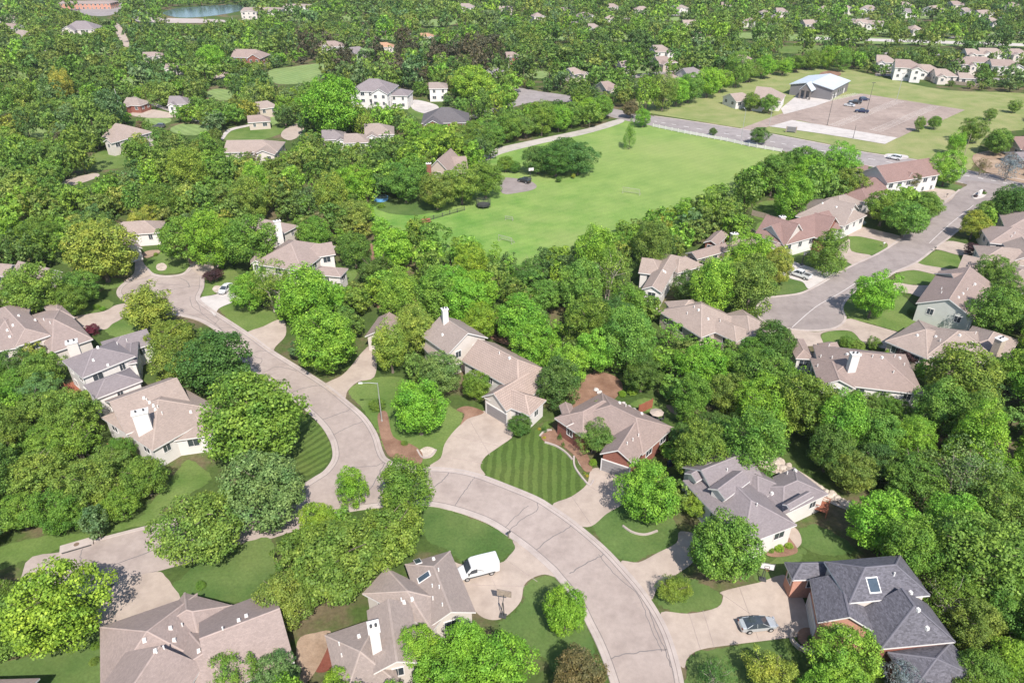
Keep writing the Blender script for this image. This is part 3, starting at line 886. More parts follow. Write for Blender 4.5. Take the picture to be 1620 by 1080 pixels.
def roof_part(b, root, rmat, fmat, cmat, caps):
    L, W, he, p = b.L, b.W, b.he, b.pitch
    rh = he + p * W / 2
    i0 = min(W / 2, L / 2 - 0.01) if b.ends[0] == 'h' else 0.0
    i1 = min(W / 2, L / 2 - 0.01) if b.ends[1] == 'h' else 0.0
    if b.ends[0] == 'h' and b.ends[1] == 'h' and W > L:
        rh = he + p * L / 2
    e = [b.P(0, 0, he), b.P(L, 0, he), b.P(L, W, he), b.P(0, W, he)]
    r0, r1 = b.P(i0, W / 2, rh), b.P(L - i1, W / 2, rh)
    top = [[e[0], e[1], r1, r0], [e[2], e[3], r0, r1]]
    if b.ends[0] == 'h': top.append([e[3], e[0], r0])
    if b.ends[1] == 'h': top.append([e[1], e[2], r1])
    dn = Vector((0, 0, -0.24))
    v, f, m, uv = [], [], [], []

    def add(pts, mi, uvs=None):
        k = len(v)
        v.extend(pts); f.append(tuple(range(k, k + len(pts)))); m.append(mi)
        uv.append(uvs or [(0, 0)] * len(pts))
    for t in top:
        n = (t[1] - t[0]).cross(t[2] - t[0])
        if n.z < 0: t.reverse()
        ex = (t[1] - t[0]).normalized() if abs(t[1].z - t[0].z) < 0.01 else (t[-1] - t[0]).normalized()
        if abs(ex.z) > 0.01:
            ex = Vector((0, 0, 1)).cross((t[1] - t[0]).cross(t[2] - t[0])).normalized()
        n = (t[1] - t[0]).cross(t[2] - t[0]).normalized()
        up = n.cross(ex)
        add(t, 0, [((q - t[0]).dot(ex), (q - t[0]).dot(up)) for q in t])
        add([q + dn for q in t[::-1]], 1)
    edge = [(e[0], e[1]), (e[2], e[3])]
    edge += [(e[3], e[0])] if b.ends[0] == 'h' else [(e[3], r0), (r0, e[0])]
    edge += [(e[1], e[2])] if b.ends[1] == 'h' else [(e[1], r1), (r1, e[2])]
    for a, c in edge:
        add([a + dn, c + dn, c, a], 1)
    o = link(b.name, mesh('roof', v, f, m, uv), [rmat, fmat], root)
    if caps:
        mb = MB()
        lines = [(r0, r1)]
        if b.ends[0] == 'h': lines += [(e[0], r0), (e[3], r0)]
        if b.ends[1] == 'h': lines += [(e[1], r1), (e[2], r1)]
        for a, c in lines:
            if (c - a).length < 0.4: continue
            d = (c - a).normalized()
            sd = Vector((-d.y, d.x, 0))
            if sd.length < 0.01: continue
            sd = sd.normalized() * 0.14
            up = Vector((0, 0, 0.035))
            mb.ring([[a - sd, a + up * 2, a + sd, a - up], [c - sd, c + up * 2, c + sd, c - up]])
        if mb.v:
            mb.build('ridge_cap', cmat, o)
    return top


def build_house(name, label, cat, blocks, wall, roof, group=None, trim='trim', chim=(), vents=(), sky=(), dormers=(), caps=True, z0=0.0, doors=True, wins=True):
    b0 = blocks[0]
    c0 = b0.P(b0.L / 2, b0.W / 2, 0)
    root = empty(name, (c0.x, c0.y, 0))
    tag(root, label, cat, group)
    base = Vector((c0.x, c0.y, 0))
    tops = []
    kids = []

    class Off:
        pass
    for i, b in enumerate(blocks):
        rm, fm, cm = M['roof_' + roof], M[trim], M['cap_' + roof]
        tops += roof_part(b, root, rm, fm, cm, caps)
        wm = M[b.wall or wall]
        ov = b.ov
        mb = MB()
        hw = b.he + b.pitch * ov - 0.245
        rh = b.he + b.pitch * b.W / 2 - 0.26
        x0, x1, y0, y1 = ov, b.L - ov, ov, b.W - ov
        if x1 - x0 < 0.5 or y1 - y0 < 0.5:
            continue
        P = b.P
        mb.poly([P(x0, y0, b.z0), P(x1, y0, b.z0), P(x1, y0, hw), P(x0, y0, hw)])
        mb.poly([P(x1, y1, b.z0), P(x0, y1, b.z0), P(x0, y1, hw), P(x1, y1, hw)])
        for xx, en in ((x0, b.ends[0]), (x1, b.ends[1])):
            pts = [P(xx, y0, b.z0), P(xx, y1, b.z0), P(xx, y1, hw)]
            if en == 'g':
                pts.append(P(xx, b.W / 2, rh))
            pts.append(P(xx, y0, hw))
            mb.poly(pts)
        # eaves turned outwards from the block's middle
        wo = mb.build('wall', wm, root, fix=False)
        cen = P(b.L / 2, b.W / 2, 0)
        for pl in wo.data.polygons:
            d = pl.center - cen; d.z = 0
            if pl.normal.dot(d) < 0:
                pl.flip()
        sides = [(P(x0, y0, 0), P(x1, y0, 0), -b.v, 'y0', None), (P(x1, y1, 0), P(x0, y1, 0), b.v, 'y1', None),
                 (P(x0, y1, 0), P(x0, y0, 0), -b.u, 'x0', b.ends[0]), (P(x1, y0, 0), P(x1, y1, 0), b.u, 'x1', b.ends[1])]
        for a, c, n, nm, en in sides:
            a = Vector((a.x, a.y, 0)); c = Vector((c.x, c.y, 0))
            mid = (a + c) / 2
            view = (CAM - mid); view.z = 0
            if b.gd and nm == b.gd[0]:
                fr = b.gd[1]; wd = b.gd[2]; dm = b.gd[3] if len(b.gd) > 3 else 'door'
                d = (c - a).normalized()
                pc = a.lerp(c, fr)
                ang = math.atan2(d.y, d.x)
                gm = MB()
                gm.box(pc + n * 0.03 + Vector((0, 0, b.z0 + 1.15)), (wd, 0.06, 2.3), ang)
                go = gm.build('garage_door', M[dm], root)
                gm = MB()
                for zz in (0.55, 1.1, 1.65):
                    gm.box(pc + n * 0.062 + Vector((0, 0, b.z0 + zz)), (wd - 0.1, 0.02, 0.035), ang)
                gm.build('panel_groove', M['darktrim'], go)
                gm = MB()
                for sgn in (-1, 1):
                    gm.box(pc + n * 0.04 + d * sgn * (wd / 2 + 0.09) + Vector((0, 0, b.z0 + 1.2)), (0.16, 0.1, 2.4), ang)
                gm.box(pc + n * 0.04 + Vector((0, 0, b.z0 + 2.4)), (wd + 0.34, 0.11, 0.2), ang)
                gm.build('door_frame', M['trim'], go)
                continue
            if not (wins and b.win) or n.normalized().dot(view.normalized()) < 0.1:
                continue
            ln = (c - a).length
            k = max(1, int(ln / 3.6))
            if ln < 1.3: continue
            d = (c - a).normalized()
            ang = math.atan2(d.y, d.x)
            levels = [b.he - 1.25] if b.he - b.z0 < 5 else [b.he - 1.25, b.he - 4.1]
            for lv in levels:
                for j in range(k):
                    pc = a.lerp(c, (j + 0.5) / k)
                    test = pc + n * 0.5
                    if any(o is not b and o.has(test, 0.0) for o in blocks):
                        continue
                    wdt = min(random.choice((0.95, 1.2, 1.7)), ln * .6)
                    ht = 1.35
                    pos = pc + Vector((0, 0, lv))
                    wm_ = MB()
                    for sg in (-1, 1):
                        wm_.box(pos + d * sg * (wdt / 2 + 0.05) + n * 0.035, (0.1, 0.1, ht + 0.2), ang)
                        wm_.box(pos + Vector((0, 0, sg * (ht / 2 + 0.05))) + n * 0.033, (wdt, 0.1, 0.1), ang)
                    wm_.box(pos + n * 0.03, (0.05, 0.08, ht), ang)
                    wf = wm_.build('window', M['trim'], root)
                    wm_ = MB()
                    wm_.box(pos + n * 0.012, (wdt, 0.03, ht), ang)
                    wm_.build('pane', M['glass'], wf)
    for b in blocks:
        FOOT.append([(q.x, q.y) for q in b.rect(0.2)])
        if b.he > 2:
            rz_ = b.he + b.pitch * min(b.W, b.L) / 2
            cs = ((0, 0), (b.L, 0), (b.L, b.W), (0, b.W))
            lo_ = b.he
            CLEAR_PX.append(hull([px(b.P(x, y, lo_))[:2] for x, y in cs] + [px(b.P(b.L * fx, b.W / 2, rz_))[:2] for fx in (.3, .7)]))
    tv, tf = [], []
    for t in tops:
        k = len(tv); tv += t; tf.append(tuple(range(k, k + len(t))))
    bvh = BVHTree.FromPolygons([tuple(q) for q in tv], tf)

    def hit(x, y):
        r = bvh.ray_cast(CAM, ray(x, y).normalized())
        return r[0], r[1]
    for (x, y) in vents:
        p, n = hit(x, y)
        if p is None: continue
        mb = MB()
        k = random.random()
        if k < 0.5:
            mb.tube(p - Vector((0, 0, 0.2)), p + Vector((0, 0, 0.55)), 0.09, n=8)
            mb.build('vent_pipe', M['vent'], root)
        else:
            mb.box(p + Vector((0, 0, 0.12)), (0.45, 0.45, 0.42), 0.4, top=0.75)
            mb.build('roof_vent', M['vent'], root)
    for (x, y, wd, ht) in sky:
        p, n = hit(x, y)
        if p is None: continue
        ex = Vector((0, 0, 1)).cross(n).normalized(); ey = n.cross(ex)
        for nm, s_, off, mt in (('skylight', 1.0, 0.09, 'trim'), ('pane', 0.84, 0.12, 'skylight')):
            mb = MB()
            q = [p + ex * sx * wd / 2 * s_ + ey * sy * ht / 2 * s_ for sx, sy in ((-1, -1), (1, -1), (1, 1), (-1, 1))]
            mb.ring([[a - n * 0.05 for a in q], [a + n * off for a in q]])
            ob = mb.build(nm, M[mt], root if nm == 'skylight' else par)
            par = ob
    for (x, y, zt, wd, dp, rz, mt) in chim:
        p = gp(x, y, zt)
        # stand the stack on the roof or wall it rises from
        mb = MB()
        mb.box(Vector((p.x, p.y, zt / 2)), (wd, dp, zt), rz)
        co = mb.build('chimney', M[mt], root)
        mb = MB()
        mb.box(Vector((p.x, p.y, zt + 0.08)), (wd + 0.25, dp + 0.25, 0.16), rz)
        mb.build('chimney_cap', M['trim'] if mt != 'white' else M['vent'], co)
        for sg in (-0.25, 0.25):
            q = Vector((p.x, p.y, zt)) + Matrix.Rotation(rz, 3, 'Z') @ Vector((sg * wd, 0, 0))
            mb = MB()
            mb.tube(q + Vector((0, 0, 0.1)), q + Vector((0, 0, 0.5)), 0.16, n=10)
            mb.build('flue', M['darkmetal'], co)
    # move everything relative to the root
    for ch in list(root.children):
        ch.location = ch.location - base
    return root


B = Block
build_house('brick_house', 'slate gray roofed brick house at lower right with a skylight beside the silver car', 'house', [
    B((1344, 953), (1472, 941), (1302, 888), 6.4, .68, 'par', 'hh', wall='cream'),
    B((1357, 966), (1394, 1026), (1490, 985), 4.4, .80, 'par', 'gh', wall='brick'),
    B((1404, 1031), (1445, 1090), (1522, 1036), 3.4, .5, 'par', 'hh', wall='brick'),
    B((1281, 915), (1294, 984), (1375, 965), 4.6, .58, 'par', 'gg', wall='paintbrick', gd=('y0', .45, 5.0, 'door')),
    B((1241, 889), (1254, 917), (1322, 908), 4.0, .95, 'perp', 'hg', wall='paintbrick'),
    B((1441, 897), (1470, 938), (1428, 912), 3.4, .4, 'par', 'hh', wall='brick'),
], 'brick', 'slate', vents=[(1299, 877), (1377, 881), (1414, 910), (1440, 938), (1452, 965), (1466, 994), (1410, 878)], sky=[(1381.5, 925, 1.5, 1.9)])

build_house('ranch_house', 'wide tan hip roofed house at lower left below the concrete pad of the side street', 'house', [
    B((158, 991), (312, 938), (168, 1110), 3.3, .45, 'par', 'hh'),
    B((292, 937), (368, 957), (270, 1010), 3.2, .5, 'par', 'hh'),
    B((466, 1046), (335, 1100), (391, 948), 3.4, .5, 'par', 'gg'),
    B((199, 1030), (322, 1050), (203, 1130), 4.6, .45, 'perp', 'gg'),
    B((300, 1000), (400, 1010), (300, 1080), 4.0, .45, 'perp', 'hh'),
], 'cream', 'pink', vents=[(229, 1013), (270, 994), (276, 1013), (289, 990), (315, 1030), (353, 996), (378, 982), (390, 975), (246, 1030), (260, 1026)])

build_house('stucco_house', 'taupe roofed house at bottom centre with the white van on its drive and two skylights', 'house', [
    B((712, 871), (753, 968), (640, 890), 3.4, .5, 'par', 'hg', gd=('y0', .45, 5.0, 'door')),
    B((573, 938), (611, 897), (690, 990), 3.6, .52, 'par', 'hh'),
    B((514, 1004), (600, 975), (535, 1120), 3.4, .45, 'par', 'hh'),
    B((580, 965), (650, 950), (612, 1060), 4.2, .45, 'perp', 'gg'),
], 'cream', 'taupe', chim=[(591, 992, 8.0, 1.1, 1.5, 0.3, 'white')], vents=[(639, 953), (652, 948), (635, 950), (684, 928), (695, 930), (678, 867), (686, 885), (694, 903), (685, 948), (700, 958), (537, 1020), (541, 1038), (568, 1007)], sky=[(671, 912.5, .9, 1.9), (661, 888, .9, 1.7)])

build_house('dormer_house', 'gray roofed white house with two arched dormers right of centre near the rock garden', 'house', [
    B((1078, 738), (1151, 710), (1136, 790), 4.6, .62, 'par', 'gg'),
    B((1176, 862), (1261, 830), (1196, 722), 4.2, .5, 'perp', 'hh'),
    B((1238, 815), (1311, 781), (1250, 742), 3.6, .42, 'par', 'hh'),
    B((1190, 735), (1240, 770), (1175, 775), 4.0, .5, 'par', 'hh'),
    B((1120, 772), (1148, 790), (1138, 765), 6.2, .6, 'perp', 'gg', depth=6.0),
    B((1083, 748), (1102, 762), (1102, 742), 5.6, .6, 'perp', 'gg', depth=4.5),
    B((1238, 797), (1250, 806), (1248, 788), 5.9, .6, 'perp', 'gg', depth=5.0),
], 'white', 'grey', vents=[(1152, 715), (1150, 745), (1212, 744), (1197, 800), (1221, 781), (1245, 750), (1258, 745)])

build_house('brick_ranch', 'brown roofed ranch house with a red brick garage gable beside the striped lawn', 'house', [
    B((877, 661), (952, 621), (925, 690), 3.5, .5, 'par', 'hh', wall='brick'),
    B((955, 623), (1066, 676), (925, 671), 3.6, .5, 'par', 'hh', wall='brick'),
    B((949, 717), (1004, 735), (1064, 678), 3.7, .64, 'perp', 'gh', wall='brick', gd=('x0', .55, 4.6, 'darkdoor')),
    B((896, 674), (917, 672), (930, 650), 3.6, .5, 'perp', 'gg', wall='brick', depth=6),
], 'brick', 'brown', vents=[(1010, 690), (1001, 697), (992, 703), (990, 643), (980, 638), (1015, 655)])

build_house('tile_house', 'pinkish tile roofed white house with a wide curved concrete drive in the picture centre', 'house', [
    B((730, 570), (820, 620), (866, 585), 4.4, .62, 'par', 'gh', wall='white'),
    B((766, 628), (838, 657), (871, 635), 3.5, .62, 'par', 'hh', wall='white'),
    B((762, 627), (801, 650), (800, 606), 3.5, .72, 'perp', 'gg', wall='cream', depth=9.0, gd=('x0', .45, 4.9, 'darkdoor')),
], 'white', 'tile', vents=[(806, 567), (790, 560)])

build_house('gable_house', 'gray roofed house with a white window gable and slim chimney behind the tile roofed house', 'house', [
    B((709, 560), (772, 534), (676, 527), 5.6, .6, 'perp', 'gg', wall='cream'),
    B((690, 572), (730, 560), (680, 545), 3.2, .5, 'perp', 'gg', wall='cream', depth=7),
], 'cream', 'taupe', chim=[(703.5, 489, 11.0, 1.1, 0.9, 0.4, 'white')], vents=[(700, 530)])

build_house('chimney_house', 'tan roofed house with a broad white chimney in the trees left of the street', 'house', [
    B((160, 660), (272, 603), (233, 717), 4.2, .45, 'par', 'hh', wall='white'),
    B((268, 597), (307, 645), (240, 630), 4.6, .5, 'perp', 'gg', wall='tan', depth=11),
    B((285, 640), (345, 632), (320, 690), 3.6, .45, 'par', 'hh', wall='white'),
], 'white', 'tan', chim=[(221, 652, 8.6, 2.3, 1.3, 0.42, 'white')], vents=[(243, 642), (246, 648), (250, 645), (237, 637), (233, 634), (228, 630), (302, 652), (257, 655)])

build_house('two_storey_house', 'mauve gray hip roofed white two storey house at left with a blank sunlit side wall', 'house', [
    B((98, 571), (130, 598), (213, 562), 6.3, .5, 'perp', 'hh', wall='white'),
    B((132, 609), (151, 631), (228, 604), 5.8, .48, 'perp', 'hh', wall='white'),
    B((229, 521), (243, 543), (165, 552), 4.2, .5, 'perp', 'gh', wall='white'),
    B((196, 577), (217, 573), (190, 545), 5.2, .48, 'perp', 'hh', wall='white'),
], 'white', 'grey', chim=[(113, 541, 9.6, 1.8, 1.4, 0.5, 'cream')], vents=[(148, 570), (155, 550), (171, 578), (179, 582), (186, 545), (201, 540), (118, 553)])

build_house('hip_house', 'pink brown hip roofed house at far left beside the red leaved maple', 'house', [
    B((82, 558), (147, 536), (28, 505), 4.0, .55, 'par', 'hh'),
    B((-30, 560), (30, 549), (-10, 490), 5.0, .5, 'par', 'hh'),
    B((24, 549), (80, 530), (30, 480), 5.2, .5, 'perp', 'hh'),
    B((94, 510), (118, 502), (80, 480), 4.0, .5, 'par', 'hh'),
], 'cream', 'pink', vents=[(30, 500), (21, 515), (12, 523), (56, 507), (70, 507), (16, 533), (80, 512)])

build_house('gabled_cottage', 'pink brown roofed house cut by the left edge behind two round maples', 'house', [
    B((8, 437), (38, 420), (-25, 410), 4.2, .55, 'perp', 'gg'),
    B((70, 443), (99, 430), (54, 415), 4.6, .75, 'perp', 'gg', wall='cream'),
    B((-20, 465), (12, 455), (-30, 440), 3.6, .5, 'par', 'hh'),
], 'cream', 'pink')

build_house('corner_house', 'tan house with a white chimney at the head of the left cul-de-sac', 'house', [
    B((166, 374), (252, 368), (262, 350), 3.6, .5, 'par', 'hh', wall='white'),
    B((196, 399), (225, 392), (212, 368), 3.4, .55, 'perp', 'gg', wall='white'),
], 'white', 'tan', chim=[(158, 351, 7.5, 1.3, 1.2, 0.2, 'white')])

build_house('stack_house', 'pink brown roofed house with a tall leaning white chimney wall above the cul-de-sac', 'house', [
    B((363, 358), (440, 374), (375, 338), 3.8, .5, 'par', 'hh', wall='cream'),
    B((399, 417), (456, 379), (474, 432), 4.0, .5, 'par', 'hh', wall='cream'),
    B((522, 385), (531, 402), (478, 410), 4.2, .5, 'perp', 'gh', wall='white'),
    B((551, 425), (539, 438), (508, 418), 4.0, .5, 'perp', 'hh', wall='white'),
    B((396, 417), (412, 415), (425, 395), 4.6, .6, 'perp', 'gg', wall='white', depth=8),
], 'cream', 'pink', chim=[(438, 350, 9.0, 1.6, 1.0, 0.5, 'white')])

build_house('small_house', 'small pink brown roof half hidden left of the yellow green trees', 'house', [
    B((577, 532), (599, 501), (625, 520), 3.6, .55, 'par', 'gg'),
], 'cream', 'brown')

build_house('a_frame_house', 'steep brown gabled house with a red brick chimney in trees beside the meadow', 'house', [
    B((676, 269), (710, 272), (690, 250), 4.2, 1.0, 'perp', 'gg', wall='tan'),
    B((704, 270), (741, 268), (736, 254), 3.4, .6, 'par', 'gg', wall='tan'),
], 'tan', 'brown', chim=[(678, 259, 7.5, 1.5, 1.2, 0.1, 'brick')])

build_house('cul_de_sac_house', 'wide pale tan hip roofed house just left of the right hand cul-de-sac', 'house', [
    B((1041, 492), (1105, 471), (1100, 537), 3.7, .5, 'par', 'hh'),
    B((1165, 541), (1192, 526), (1132, 500), 3.7, .5, 'perp', 'hh', wall='tan'),
    B((1105, 472), (1126, 496), (1085, 520), 3.9, .5, 'par', 'hh'),
    B((1134, 500), (1174, 489), (1170, 540), 3.8, .5, 'par', 'hh'),
], 'tan', 'tan', vents=[(1087, 497), (1098, 487), (1120, 505), (1139, 509), (1105, 491)])

build_house('long_house', 'pale tan house with a tall white end wall beside the central wood', 'house', [
    B((1015, 457), (1047, 463), (1064, 404), 4.6, .5, 'perp', 'gh', wall='white'),
    B((1010, 431), (1018, 409), (1048, 428), 4.4, .5, 'perp', 'gh', wall='white'),
    B((1072, 432), (1114, 420), (1078, 406), 3.8, .5, 'par', 'hh'),
], 'white', 'tan', vents=[(1049, 429), (1052, 431)])

build_house('porch_house', 'brown roofed house with a screened back porch above the pale tan house', 'house', [
    B((1103, 410), (1198, 384), (1130, 388), 4.0, .5, 'par', 'gg'),
    B((1113, 383), (1135, 388), (1152, 371), 3.6, .5, 'perp', 'gg', wall='brick'),
    B((1215, 392), (1238, 396), (1222, 376), 3.4, .4, 'perp', 'hh'),
], 'tan', 'brown', chim=[(1162, 370, 7.2, 1.6, 1.2, 0.3, 'stone')])

build_house('red_roof_house', 'red brown gabled house with white front gables beside the white pickup drive', 'house', [
    B((1193, 367), (1240, 388), (1262, 335), 4.0, .72, 'perp', 'gg', wall='white'),
    B((1244, 387), (1273, 369), (1240, 360), 4.2, .8, 'perp', 'gg', wall='cream', depth=9),
    B((1270, 371), (1303, 379), (1308, 350), 3.8, .6, 'par', 'gg', wall='brick'),
], 'cream', 'red', chim=[(1238, 343, 8.0, 1.4, 1.0, 0.2, 'cream')])

build_house('grey_roof_house', 'gray hip roofed white house between the red brown house and the tree hedge', 'house', [
    B((1336, 358), (1359, 330), (1272, 328), 4.2, .48, 'perp', 'gh', wall='white'),
    B((1301, 346), (1337, 357), (1318, 325), 4.0, .5, 'perp', 'hh', wall='white'),
    B((1290, 318), (1330, 308), (1300, 340), 4.1, .5, 'par', 'hh', wall='white'),
], 'white', 'taupe', vents=[(1301, 322), (1323, 328), (1347, 333)])

build_house('gate_house', 'red brown gabled house nearest the main road with a tan lower wing', 'house', [
    B((1359, 273), (1404, 290), (1412, 250), 5.0, .65, 'perp', 'gg', wall='white'),
    B((1400, 281), (1434, 288), (1412, 258), 4.4, .65, 'par', 'gg', wall='cream', depth=7.0),
    B((1374, 321), (1406, 302), (1350, 298), 3.6, .5, 'par', 'hh', wall='white'),
    B((1341, 268), (1372, 272), (1345, 259), 3.6, .4, 'par', 'hh'),
    B((1362, 296), (1404, 300), (1372, 280), 4.0, .45, 'par', 'hh'),
], 'cream', 'red')

build_house('white_end_house', 'long pink brown roofed house with a bright white rear wing below the right cul-de-sac', 'house', [
    B((1302, 605), (1462, 624), (1436, 561), 5.2, .48, 'par', 'hh', wall='white'),
    B((1281, 566), (1296, 609), (1345, 592), 5.1, .48, 'par', 'hg', wall='white'),
    B((1259, 567), (1289, 568), (1302, 537), 3.8, .5, 'perp', 'hh', wall='white'),
    B((1313, 540), (1332, 556), (1322, 568), 4.4, .5, 'perp', 'gh', wall='white'),
], 'white', 'brown', chim=[(1353, 560, 10.0, 1.4, 1.1, 0.0, 'white')], vents=[(1291, 542), (1311, 548), (1298, 565), (1316, 567), (1293, 580), (1340, 561), (1362, 563), (1380, 565), (1395, 566), (1415, 565), (1423, 567), (1413, 590), (1430, 578)])

build_house('stone_chimney_house', 'long tan roofed house with a stone chimney at its right end', 'house', [
    B((1400, 539), (1467, 567), (1452, 505), 3.6, .5, 'par', 'hh', wall='stone'),
    B((1465, 563), (1590, 578), (1505, 520), 3.7, .45, 'par', 'hh', wall='stone'),
    B((1588, 578), (1613, 538), (1540, 513), 3.8, .5, 'par', 'hh', wall='stone'),
], 'stone', 'tan', chim=[(1584, 536, 8.0, 1.7, 1.3, 0.5, 'stone')], vents=[(1451, 531), (1480, 533), (1487, 540), (1518, 531), (1537, 543), (1543, 528)])

build_house('green_gable_house', 'brown roofed house whose large sage gray gable faces the viewer, right of the court', 'house', [
    B((1449, 479), (1543, 505), (1492, 430), 4.4, .5, 'perp', 'gg', wall='greysiding'),
    B((1478, 432), (1522, 430), (1500, 465), 4.6, .45, 'par', 'gh', wall='greysiding'),
], 'greysiding', 'brown', vents=[(1489, 458), (1489, 464), (1523, 465), (1540, 452), (1542, 450), (1530, 459), (1516, 471)])

build_house('edge_house', 'pinkish tan hip roofed house cut by the right edge above the court', 'house', [
    B((1591, 363), (1690, 376), (1604, 336), 4.2, .45, 'par', 'hh'),
    B((1566, 384), (1650, 393), (1588, 361), 4.0, .45, 'par', 'hh'),
], 'cream', 'pink', vents=[(1600, 375), (1605, 370)])
build_house('side_house', 'tan roofed house at the right edge just above the sage gray gable', 'house', [
    B((1552, 412), (1650, 424), (1564, 391), 4.0, .45, 'par', 'hh'),
    B((1514, 427), (1544, 434), (1526, 407), 3.6, .5, 'par', 'gg', wall='tan'),
    B((1575, 455), (1650, 470), (1600, 418), 4.2, .5, 'par', 'hh', wall='tan'),
    B((1605, 412), (1660, 418), (1618, 388), 4.6, .6, 'perp', 'gg', wall='cream'),
], 'cream', 'tan')
build_house('corner_roof_house', 'corner of a tan roof peeping in at the very bottom left', 'house', [
    B((-40, 1075), (63, 1072), (-40, 1130), 3.4, .45, 'par', 'gg'),
], 'cream', 'pink')

# middle distance and far houses
def fh(x, y, wpx, label, roof='brown', wall='cream', rot=0.2, dep=10, he=3.6, pitch=.55, wing=True, ends='gh', name='far_house', ch=False):
    """a house whose roof shows at photo position x, y, wpx wide"""
    q = gp(x, y, he + 1.5)
    sc = px(q)[2] / F_PX
    Lm = max(9, wpx * sc)
    c, s = math.cos(rot), math.sin(rot)
    u, n = Vector((c, s, 0)), Vector((-s, c, 0))
    bl = []
    def mk(cx, cy, L, W, ax, en, h):
        b = Block.__new__(Block)
        o = q + u * (cx - L / 2) + n * (cy - W / 2); o.z = h
        b.o, b.u, b.v, b.L, b.W = o, u, n, L, W
        if ax == 'perp':
            b.o, b.u, b.v, b.L, b.W = o, n, u, W, L
        b.he, b.pitch, b.ends, b.wall, b.z0, b.win, b.gd, b.name, b.axis, b.ov = h, pitch, en, None, 0.0, True, None, 'roof', ax, 0.4
        return b
    bl.append(mk(0, 0, Lm, dep, 'par', ends, he))
    if wing:
        bl.append(mk(Lm * random.choice((-.25, .28)), -dep * .42, Lm * .42, dep * .7, 'perp', 'gg', he - 0.12))
    chim = []
    r = build_house(name, label, 'house', bl, wall, roof, None, caps=False)
    return r


fh(200, 206, 46, 'brown gabled house with two pale skylights beside dark shrubs, middle left', 'tan', 'cream', -0.5, 14, 5, .5)
fh(402, 226, 84, 'long low tan roofed house in front of the small round lawn at upper left', 'tan', 'cream', 0.05, 13, 3.6, .4)
fh(215, 158, 26, 'small house with a white gable and orange brick under it at upper left', 'taupe', 'brick', -0.2, 8, 3.4, .6)
fh(285, 156, 30, 'small slate gray roofed house with a white chimney at upper left', 'grey', 'white', 0.1, 9, 4, .6)
fh(130, 41, 50, 'large mauve gray hip roofed house among trees near the top left corner', 'grey', 'cream', 0.1, 16, 5, .6, ends='hh')
fh(396, 84, 52, 'brown roofed house with a chimney above the pale lawn at upper left', 'brown', 'brick', -0.1, 12, 5, .6)
fh(524, 68, 40, 'brown hip roofed house with a white front left of the dark cedar hedge', 'brown', 'white', 0.2, 11, 4, .5)
fh(566, 77, 28, 'small blue gray roofed house left of the orange roofed house', 'grey', 'greysiding', 0.7, 9, 4, .6)
fh(612, 69, 20, 'small house with an orange tile roof beyond the mansion', 'orange', 'cream', 0.1, 9, 4, .5)
fh(675, 53, 22, 'low house with an orange brown roof in the woods above the mansion', 'orange', 'cream', 0.1, 9, 3.6, .4)
fh(277, 101, 28, 'low pinkish roof in the trees left of the lawn with a sand patch', 'pink', 'cream', 0.1, 9, 3.6, .4)
fh(242, 83, 30, 'pale pink roof half buried in trees at upper left', 'pink', 'cream', 0.2, 9, 3.6, .4)
fh(420, 163, 16, 'small gray roofed cottage by the tall bright tree at upper left', 'taupe', 'tan', 0.6, 7, 4, .7, wing=False)
fh(409, 184, 16, 'tiny brown roofed outbuilding under the tall tree at upper left', 'brown', 'tan', 0.3, 7, 3.2, .6, wing=False)
fh(528, 209, 34, 'gray roofed house at the middle left edge of the mansion grounds', 'grey', 'white', 0.2, 10, 3.6, .5)
fh(600, 201, 46, 'gray roofed white house below the mansion', 'taupe', 'white', 0.15, 12, 4, .5)
fh(565, 214, 40, 'gray low roof below the gray roofed white house', 'taupe', 'white', 0.1, 10, 3.4, .45, wing=False)
fh(705, 181, 74, 'slate gray many gabled house with a brick chimney in front of the side road', 'dark', 'brick', 0.05, 16, 4.5, .55, ends='hh')
fh(693, 131, 30, 'white garage building with a flat gray roof right of the mansion', 'taupe', 'white', 0.1, 12, 6, .3, wing=False)
mm = fh(592, 134, 66, 'big white mansion with a steep gray roof among trees at upper centre', 'grey', 'white', -0.12, 15, 8, .55, ends='hh')
fh(634, 142, 28, 'white side wing standing right of the big white mansion', 'grey', 'white', -0.12, 11, 6, .45, ends='hh', wing=False)
fh(962, 133, 24, 'brown roofed house beside the bronze leaved tree by the main road', 'brown', 'tan', 0.5, 10, 4, .6)
fh(1046, 76, 30, 'white gabled house with a brown roof above the brick estate', 'taupe', 'white', 0.2, 11, 4.5, .6)
fh(1050, 93, 34, 'brown roofed house row end left of the tree belt', 'brown', 'tan', 0.4, 11, 4, .55)
fh(1095, 113, 40, 'gray gabled house at the near end of the tree belt', 'grey', 'cream', 0.5, 12, 4.2, .6)
fh(1060, 120, 36, 'low brown roof left of the gray gabled house by the belt', 'brown', 'cream', 0.4, 10, 3.6, .5)
fh(990, 98, 24, 'pink brown roof between two bright trees left of the brick estate', 'pink', 'cream', 0.3, 9, 3.6, .5)
fh(908, 110, 22, 'pale gabled house with tan roof hidden beside the grey tree clump', 'tan', 'cream', 0.7, 9, 4, .6)
fh(783, 110, 18, 'gray gabled roof glimpsed in the dark trees above the side road', 'grey', 'cream', 0.9, 8, 4, .7)
fh(811, 84, 24, 'dark red brick house glimpsed in the central woods', 'brown', 'brick', 0.2, 9, 4, .5)
fh(939, 64, 24, 'red roofed house deep in the woods at top centre', 'red', 'brick', 0.2, 9, 4, .5)
fh(1176, 91, 30, 'brown gabled house left of the belt of trees near the steel hall', 'brown', 'cream', 0.4, 11, 4.5, .6)
fh(1172, 150, 42, 'low tan roofed wing of the church beside its two front trees', 'tan', 'white', 0.35, 11, 3.4, .45, wing=False)
